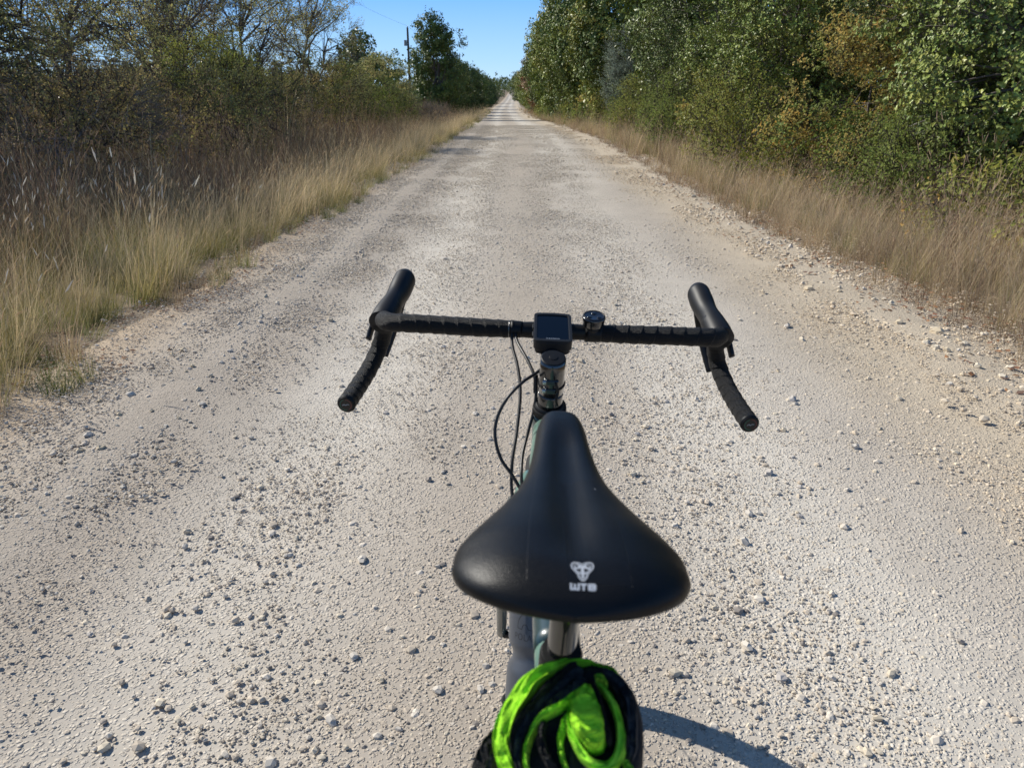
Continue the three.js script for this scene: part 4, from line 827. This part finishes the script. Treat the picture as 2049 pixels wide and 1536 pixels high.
{ // --- wheels, fork and drive
  const wheel = (name, x, y, z, label) => {
    const w = new THREE.Group(); w.name = name; w.userData.label = label; w.position.set(x, y, z); bike.add(w);
    part('tyre', new THREE.TorusGeometry(.3285, .0225, 20, 120).rotateY(Math.PI / 2), M.rubber, w);
    part('rim', new THREE.LatheGeometry([[.288, -.009], [.290, -.012], [.308, -.013], [.310, -.010], [.306, 0], [.310, .010], [.308, .013], [.290, .012], [.288, .009], [.288, -.009]].map(([a, b]) => new THREE.Vector2(a, b)), 96).rotateZ(Math.PI / 2), M.carbon, w);
    part('hub', new THREE.LatheGeometry([[0, -.05], [.009, -.05], [.009, -.034], [.021, -.033], [.021, -.030], [.011, -.024], [.011, .024], [.021, .030], [.021, .033], [.009, .034], [.009, .05], [0, .05]].map(([a, b]) => new THREE.Vector2(a, b)), 24).rotateZ(Math.PI / 2), M.dark, w);
    const sg = new THREE.CylinderGeometry(.001, .001, 1, 6).translate(0, .5, 0);
    for (let k = 0; k < 24; k++) { const a = k / 24 * 6.2832, s = k % 2 ? 1 : -1, b = a + (k % 4 < 2 ? .9 : -.9), p = V(s * .031, Math.cos(b) * .019, Math.sin(b) * .019), q = V(s * .004, Math.cos(a) * .290, Math.sin(a) * .290), m = part('spoke', sg, M.alloy, w); m.position.copy(p); m.quaternion.setFromUnitVectors(V(0, 1, 0), q.clone().sub(p).normalize()); m.scale.set(1, p.distanceTo(q), 1); }
    part('brake_rotor', new THREE.TorusGeometry(.072, .006, 4, 48).scale(1, 1, .15).rotateY(Math.PI / 2).translate(-.036, 0, 0), M.alloy, w);
  };
  wheel('front_wheel', 0, .351, -.71, 'front wheel with black tyre'); wheel('rear_wheel', 0, .351, .293, 'rear wheel with black tyre');
  part('fork', merge([...[-1, 1].map((s) => sweep([V(s * .016, .785, -.470), V(s * .040, .745, -.505), V(s * .052, .60, -.575), V(s * .054, .352, -.71)], (f) => [mix(.014, .009, f), mix(.018, .009, f)], { n: 20, sides: 16 })), rod(V(-.02, .79, -.468), V(.02, .79, -.468), .021, .021, 20)]), M.tealDark, bike);
  const ring = part('chainring', new THREE.TorusGeometry(.078, .006, 6, 60).scale(1, 1, .3).rotateY(Math.PI / 2).translate(.045, .28, -.13), M.dark, bike);
  part('spider', merge([0, 1, 2, 3].map((k) => new THREE.BoxGeometry(.004, .15, .014).rotateX(k * Math.PI / 4).translate(.045, .28, -.13))), M.dark, ring);
  for (const s of [-1, 1]) {
    const c = part('crank_arm', sweep([V(s * .055, .28, -.13), V(s * .062, .28, -.13 + s * .08), V(s * .066, .28, -.13 + s * .17)], () => [.006, .012], { n: 8, sides: 14 }), M.carbon, bike);
    part('pedal', new RoundedBoxGeometry(.09, .016, .07, 2, .005).translate(s * .125, .28, -.13 + s * .17), M.dark, c);
  }
  part('cassette', merge([0, 1, 2, 3, 4, 5, 6].map((k) => new THREE.CylinderGeometry(.070 - k * .006, .070 - k * .006, .0018, 40).rotateZ(Math.PI / 2).translate(.022 + k * .004, .351, .293))), M.alloy, bike);
  part('chain', sweep([V(.045, .358, -.13), V(.040, .372, .08), V(.036, .421, .293), V(.036, .351, .363), V(.036, .250, .32), V(.041, .222, .1), V(.045, .202, -.13), V(.045, .28, -.21), V(.045, .356, -.14)], () => .0035, { n: 80, sides: 6 }), M.dark, bike);
  part('rear_derailleur', merge([sweep([V(.05, .33, .31), V(.058, .29, .32), V(.05, .24, .30)], () => [.008, .014], { n: 10, sides: 12 }), new THREE.CylinderGeometry(.022, .022, .006, 20).rotateZ(Math.PI / 2).translate(.04, .25, .30)]), M.dark, bike);
}
{ // --- bike computer on the stem
  const t = onBike('bike_computer', 'black rectangular bike computer with dark screen mounted above the stem', 'bike computer', V(0, 1.034, -.470));
  t.rotateX(11 * D2R);
  const rr = (w, h, r) => { const s = new THREE.Shape(); s.moveTo(-w + r, -h); s.lineTo(w - r, -h); s.quadraticCurveTo(w, -h, w, -h + r); s.lineTo(w * 1.0, h - r); s.quadraticCurveTo(w, h, w - r, h); s.quadraticCurveTo(0, h + .0022, -w + r, h); s.quadraticCurveTo(-w, h, -w, h - r); s.lineTo(-w, -h + r); s.quadraticCurveTo(-w, -h, -w + r, -h); return s; };
  const slab = (w, h, r, d, bev) => new THREE.ExtrudeGeometry(rr(w - bev, h - bev, r), { depth: d - 2 * bev, bevelEnabled: true, bevelThickness: bev, bevelSize: bev, bevelSegments: 4, curveSegments: 12 }).rotateX(-Math.PI / 2).translate(0, bev, 0);
  const body = part('body', slab(.0248, .0395, .0075, .0135, .0022), M.hood, t);
  body.position.y = -.0135;
  part('base', slab(.0225, .036, .007, .008, .002).translate(0, -.0205, 0), M.matte, t);
  const c = document.createElement('canvas'); c.width = 256; c.height = 400; const g = c.getContext('2d'); g.fillStyle = '#040812'; g.fillRect(0, 0, 256, 400); g.fillStyle = '#8f979f'; g.font = 'bold 27px sans-serif'; g.textAlign = 'center'; g.fillText('GARMIN', 128, 387);
  const tx = new THREE.CanvasTexture(c); tx.colorSpace = THREE.SRGBColorSpace;
  const sh = new THREE.ShapeGeometry(rr(.0205, .0335, .004), 10), p = sh.attributes.position, uv = sh.attributes.uv; for (let i = 0; i < p.count; i++) uv.setXY(i, (p.getX(i) + .0205) / .041, (p.getY(i) + .0335) / .067);
  part('screen', sh.rotateX(-Math.PI / 2).translate(0, .0004, .001), std(1, 1, 1, .12, { map: tx, specularIntensity: .5 }), t);
  part('bezel', (() => { const s = rr(.0243, .039, .0075); s.holes.push(rr(.0212, .0342, .005)); return new THREE.ExtrudeGeometry(s, { depth: .0014, bevelEnabled: true, bevelThickness: .0006, bevelSize: .0006, bevelSegments: 2, curveSegments: 12 }).rotateX(-Math.PI / 2).translate(0, -.0002, 0); })(), M.hood, t);
  for (const z of [-.012, .010]) part('button', new RoundedBoxGeometry(.003, .005, .012, 3, .0014).translate(-.0253, -.0065, z), M.matte, t);
  part('mount', merge([rod(V(0, -.020, 0), V(0, -.030, .004), .015, .013, 28), new RoundedBoxGeometry(.012, .006, .046, 2, .002).translate(.0, -.024, -.02)]), M.matte, t);
}
{ // --- round bell with three buttons
  const t = onBike('handlebar_bell', 'round black three button electric bell clamped to the bar right of the computer', 'bell', V(.0555, 1.041, -.502));
  t.rotateX(12 * D2R);
  const prof = (a) => new THREE.LatheGeometry(a.map(([r, y]) => new THREE.Vector2(r, y)), 48);
  part('body', prof([[0, -.012], [.0125, -.012], [.0145, -.0095], [.0150, -.004], [.0157, -.001], [.0157, .0015], [.0148, .0032], [.0125, .0036], [.0115, .0030], [0, .0024]]), M.carbon, t);
  part('ring', new THREE.TorusGeometry(.0138, .0009, 10, 48).rotateX(Math.PI / 2).translate(0, .0035, 0), M.matte, t);
  for (const a of [Math.PI * 1.5, Math.PI * .5 + 1.05, Math.PI * .5 - 1.05]) part('button', new THREE.SphereGeometry(.0034, 18, 10).scale(1, .45, 1).translate(Math.cos(a) * .0075, .0030, Math.sin(a) * .0075), M.carbon, t);
  part('neck', rod(V(0, -.011, -.001), V(0, -.022, -.003), .0115, .0105, 28), M.dark, t);
  part('clamp', sweep([V(-.010, -.024, -.0045), V(0, -.024, -.0045), V(.010, -.024, -.0045)], () => .0140, { n: 4, sides: 30, side0: V(0, 0, 1) }), M.matte, t);
}
{ // --- water bottle in front of the seat tube
  const t = onBike('water_bottle', 'grey insulated water bottle standing on the frame below the saddle', 'water bottle', V(-.002, .612, -.190));
  t.rotateX(-22 * D2R);
  const c = document.createElement('canvas'); c.width = 1024; c.height = 1024; const g = c.getContext('2d');
  g.fillStyle = '#4a4e55'; g.fillRect(0, 0, 1024, 1024); g.strokeStyle = '#202327'; g.lineWidth = 4; g.fillStyle = '#202327';
  const bx = 470, by = 330; g.beginPath(); g.moveTo(bx - 88, by + 40); g.bezierCurveTo(bx - 92, by - 20, bx - 40, by - 66, bx + 20, by - 58); g.bezierCurveTo(bx + 60, by - 52, bx + 84, by - 24, bx + 90, by + 30); g.moveTo(bx - 88, by + 40); g.lineTo(bx - 60, by + 44); g.bezierCurveTo(bx - 58, by + 10, bx - 30, by + 6, bx - 24, by + 40); g.lineTo(bx + 26, by + 40); g.bezierCurveTo(bx + 22, by + 4, bx + 54, by + 4, bx + 60, by + 40); g.lineTo(bx + 90, by + 30); g.stroke();
  g.font = '46px sans-serif'; g.textAlign = 'center'; g.fillText('POLAR BOTTLE', 512, 430);
  const tx = new THREE.CanvasTexture(c); tx.colorSpace = THREE.SRGBColorSpace;
  const prof = [[0, 0], [.028, 0], [.034, .004], [.036, .012], [.0365, .050], [.0362, .085], [.0350, .094], [.0305, .101], [.0300, .110], [.0340, .118], [.0358, .124], [.0362, .150], [.0360, .205], [.0345, .216], [.029, .222], [0, .222]].map(([a, b]) => new THREE.Vector2(a, b));
  const body = new THREE.LatheGeometry(prof, 64, Math.PI); const uv = body.attributes.uv, p = body.attributes.position; for (let i = 0; i < uv.count; i++) uv.setY(i, p.getY(i) / .222);
  part('body', body, std(1, 1, 1, .42, { map: tx, clearcoat: .25, clearcoatRoughness: .3 }), t);
  const cap = part('cap', new THREE.LatheGeometry([[0, .2225], [.031, .2225], [.0325, .226], [.0325, .240], [.029, .246], [.014, .250], [.012, .266], [.009, .270], [0, .270]].map(([a, b]) => new THREE.Vector2(a, b)), 48), M.matte, t);
  part('cap_strap', sweep([V(-.030, .236, .010), V(-.047, .232, .016), V(-.055, .218, .022), V(-.056, .195, .026), V(-.054, .172, .026)], (f) => [.0016, .0042 * (1 - .6 * f)], { n: 24, sides: 10 }), M.matte, cap);
  part('strap_clip', merge([new RoundedBoxGeometry(.012, .022, .016, 2, .003).rotateZ(.15).translate(-.042, .212, .018), new RoundedBoxGeometry(.010, .014, .02, 2, .003).translate(-.046, .232, .012)]), M.matte, cap);
  part('bottle_cage', merge([new THREE.TorusGeometry(.0385, .0025, 8, 40).rotateX(Math.PI / 2).translate(0, .05, 0), new THREE.BoxGeometry(.02, .13, .006).translate(0, .07, -.040), new THREE.BoxGeometry(.016, .02, .026).translate(0, .03, -.052), new THREE.BoxGeometry(.016, .02, .026).translate(0, .11, -.052)]), M.dark, t);
}
{ // --- rolled jersey strapped behind the seatpost
  const P0 = V(.0010, .9945, .161), t = onBike('rolled_jersey', 'rolled up black and fluorescent green jersey strapped behind the seatpost under the saddle', 'jersey', P0);
  const N = V(-.18, .85, .49).normalize(), U = V(0, .4994, -.8663), RX = V().crossVectors(U, N).normalize(), S = .000279;    // the roll's end faces back and up
  const crease = noiseTex(256, 1, (x, y) => { const w = (a, b) => { const u = x / 256, v = y / 256, f = (p, q) => noise2(p * a + b, q * a * 3), k = sstep(.8, 1, u), m = sstep(.8, 1, v); return mix(mix(f(u, v), f(u - 1, v), k), mix(f(u, v - 1), f(u - 1, v - 1), k), m); }; return .6 * Math.abs(2 * w(4, 3) - 1) + .25 * w(11, 9) + .15 * hash3(x, y, 2); });
  const green = std(.44, .98, .045, .8, { specularIntensity: .25, bumpMap: crease, bumpScale: .005 });
  const greenB = std(.42, .93, .045, .8, { bumpMap: crease, bumpScale: .004 }), black = std(.010, .010, .011, .85, { bumpMap: crease, bumpScale: .006 }), grey = std(.052, .054, .058, .75, { bumpMap: crease, bumpScale: .005 });
  const at = (zx, zy, n = 0) => V(0, 0, 0).addScaledVector(RX, ((920 + zx / 4.098) - 1140) * S).addScaledVector(U, -((1180 + zy / 4.098) - 1430) * S * 1.06).addScaledVector(N, n);
  // base body: lumpy roll
  const outer = [[900, 640], [1130, 575], [1290, 645], [1400, 760], [1465, 920], [1485, 1100], [1465, 1300], [1400, 1450], [1290, 1590], [1100, 1680], [850, 1690], [640, 1640], [480, 1540], [390, 1400], [370, 1230], [390, 1060], [470, 900], [600, 760], [760, 680]];
  const oc = new THREE.CatmullRomCurve3(outer.map(([a, b]) => at(a, b)), true), cen = at(930, 1120), rows = [];
  for (let j = 0; j <= 22; j++) {
    const f = j / 22, dep = f < .3 ? .014 * (1 - (f / .3) ** 2) - .014 : -.014 - (f - .3) / .7 * .05, k = f < .3 ? Math.sqrt(clamp(1 - (1 - f / .3) ** 2, .0, 1)) * .98 + .02 : (1 - .18 * ((f - .3) / .7) ** 2), row = [];
    for (let i = 0; i < 72; i++) { const q = oc.getPoint(i / 72), v = q.sub(cen), w = 1 + .05 * (noise3(i * .35 % 25, f * 5, 2) - .5); row.push(cen.clone().addScaledVector(v, k * w).addScaledVector(N, dep + .004 * (noise3(v.x * 160, v.y * 160, 5) - .5))); }
    rows.push(row);
  }
  part('black_panel', loft(rows), black, t);
  // folds: a strip of cloth along a line on the roll's end, rounded, with small creases
  const fold = (name, mat, pts, half, front, depth, seed, thin = 1) => {
    const c = new THREE.CatmullRomCurve3(pts.map(([a, b, e]) => at(a, b, e ?? 0)), false, 'centripetal'), rws = [], n = name === 'zip' ? 260 : 110;
    const hf = table(half.map((h, i) => [i / (half.length - 1), h * S / 4.098]));
    for (let k = 0; k <= n; k++) {
      const f = k / n, o = c.getPointAt(f), T = c.getTangentAt(f), teeth = name === 'zip' ? (k % 4 < 2 ? 1.25 : .7) : 1, side = V().crossVectors(T, N).normalize(), row = [];
      for (let i = 0; i < 44; i++) {
        const a = i / 44 * 6.2832, ca = Math.cos(a), sa = Math.sin(a), r = 1 + .26 * (noise3(f * 7 + seed, ca * 1.1 + 5, sa * 1.1) - .5) + .07 * (noise3(f * 30 + seed, ca * 2.2, sa * 2) - .5), cr = sa > 0 ? .0046 * (Math.abs(2 * noise3(f * 9 + ca * 1.6 + seed, ca * 2.1 - f * 3, seed) - 1) - .35) * Math.sqrt(sa) : 0, end = Math.sqrt(clamp(Math.min(f, 1 - f) / .04, .02, 1));
        row.push(o.clone().addScaledVector(side, teeth * hf(f) * Math.sign(ca) * Math.pow(Math.abs(ca), .55) * r * end).addScaledVector(N, front + (sa > 0 ? Math.pow(sa, .33) * .0036 * thin + cr + .004 * (noise3(f * 5 + seed * 3, 1.5, 2.5) - .5) : sa * depth) * end));
      }
      rws.push(row);
    }
    return part(name, loft(rws), mat, t);
  };
  fold('green_panel', green, [[1120, 580, -.012], [960, 600, -.006], [840, 640], [680, 700], [560, 790], [470, 900], [400, 1010], [352, 1120], [340, 1240], [372, 1360], [420, 1480], [480, 1600]], [12, 26, 38, 52, 70, 80, 78, 76, 74, 68, 60, 48], .003, .035, 1);
  fold('green_panel', green, [[1060, 596, -.014], [1180, 612, -.012], [1270, 660, -.013], [1325, 720, -.015], [1345, 780, -.018]], [10, 22, 26, 18, 8], .003, .02, 2);
  fold('green_panel', green, [[930, 610, -.03], [945, 540, -.03], [985, 530, -.03], [1015, 600, -.03]], [14, 30, 26, 14], .002, .02, 3);
  fold('black_panel', grey, [[1010, 660, -.004], [880, 720], [740, 830], [620, 950], [530, 1070], [480, 1200], [480, 1340], [520, 1480]], [40, 70, 74, 62, 50, 40, 36, 30], .001, .03, 4);
  fold('black_panel', grey, [[1030, 740, -.002], [930, 840], [800, 930], [680, 1010], [600, 1120]], [40, 56, 58, 40, 20], .002, .03, 5);
  fold('zip', black, [[960, 640, .004], [860, 710, .006], [760, 810, .007], [640, 920, .007], [540, 1030, .007], [460, 1140, .006], [435, 1250, .005], [450, 1370, .004]], [10, 11, 11, 11, 11, 11, 11, 11], .003, .01, 6, .4);
  fold('green_panel', greenB, [[1065, 825, .006], [985, 880, .006], [890, 940, .006], [800, 1000, .006], [700, 1045, .006], [640, 1100, .005], [590, 1170, .004], [555, 1260, .003], [545, 1360, .002], [580, 1470, 0]], [14, 20, 24, 22, 26, 24, 18, 18, 20, 16], .003, .025, 7, .6);
  fold('black_panel', black, [[690, 1080, .002], [670, 1180, .003], [690, 1290, .002], [760, 1400, 0], [830, 1480, -.002]], [30, 30, 34, 36, 30], .003, .03, 8);
  fold('green_panel', greenB, [[900, 1000, .003], [850, 1120, .004], [820, 1220, .003], [840, 1340, .001], [900, 1460, -.002]], [14, 26, 22, 22, 18], .002, .025, 9, .6);
  fold('green_panel', greenB, [[1110, 800, .006], [1180, 860, .006], [1245, 950, .006], [1290, 1060, .006], [1310, 1180, .005], [1290, 1310, .005], [1220, 1395, .005], [1110, 1405, .005], [1010, 1340, .005], [940, 1240, .005], [900, 1130, .004], [900, 1020, .003], [950, 920, .003], [1030, 850, .004]], [16, 26, 32, 32, 36, 38, 36, 34, 34, 32, 28, 22, 20, 16], .002, .03, 10, .7);
  fold('zip', black, [[1090, 830, .011], [1130, 930, .013], [1170, 1060, .013], [1205, 1180, .012], [1220, 1270, .009]], [22, 24, 26, 26, 16], .003, .02, 11, .5);
  fold('green_panel', green, [[1065, 850, .008], [1050, 940, .011], [1055, 1050, .013], [1075, 1160, .014], [1100, 1240, .013], [1110, 1310, .010]], [22, 78, 112, 124, 100, 56], .004, .03, 12, 1.7);
  fold('green_panel', greenB, [[1120, 800, .010], [1160, 790, .010], [1215, 825, .008]], [20, 24, 8], .003, .01, 13, .6);
  fold('black_panel', grey, [[1150, 640, -.008], [1290, 740, -.007], [1370, 880, -.006], [1395, 1040, -.005], [1385, 1220, -.006], [1340, 1350, -.008]], [30, 44, 40, 46, 44, 30], .002, .02, 17, .8);
  fold('black_panel', black, [[1160, 740, .001], [1270, 840, .001], [1330, 980, .001], [1350, 1140, .001], [1330, 1280, 0]], [14, 18, 18, 20, 16], .002, .02, 18, .6);
  fold('green_panel', greenB, [[1330, 1360, .002], [1360, 1430, .002], [1350, 1520, 0]], [20, 46, 40], .002, .02, 14);
  // a black sleeve hanging at the left and the strap that holds the roll
  fold('sleeve', black, [[330, 1080, -.012], [240, 1140, -.014], [170, 1220, -.016], [125, 1330, -.018], [110, 1460, -.02], [130, 1600, -.022]], [26, 50, 62, 70, 76, 70], .002, .02, 15);
  fold('sleeve', grey, [[300, 1180, -.008], [250, 1280, -.01], [220, 1400, -.012], [240, 1560, -.014]], [20, 30, 34, 30], .002, .02, 16);
}
// @@BIKE-END
renderer.render(scene, camera);
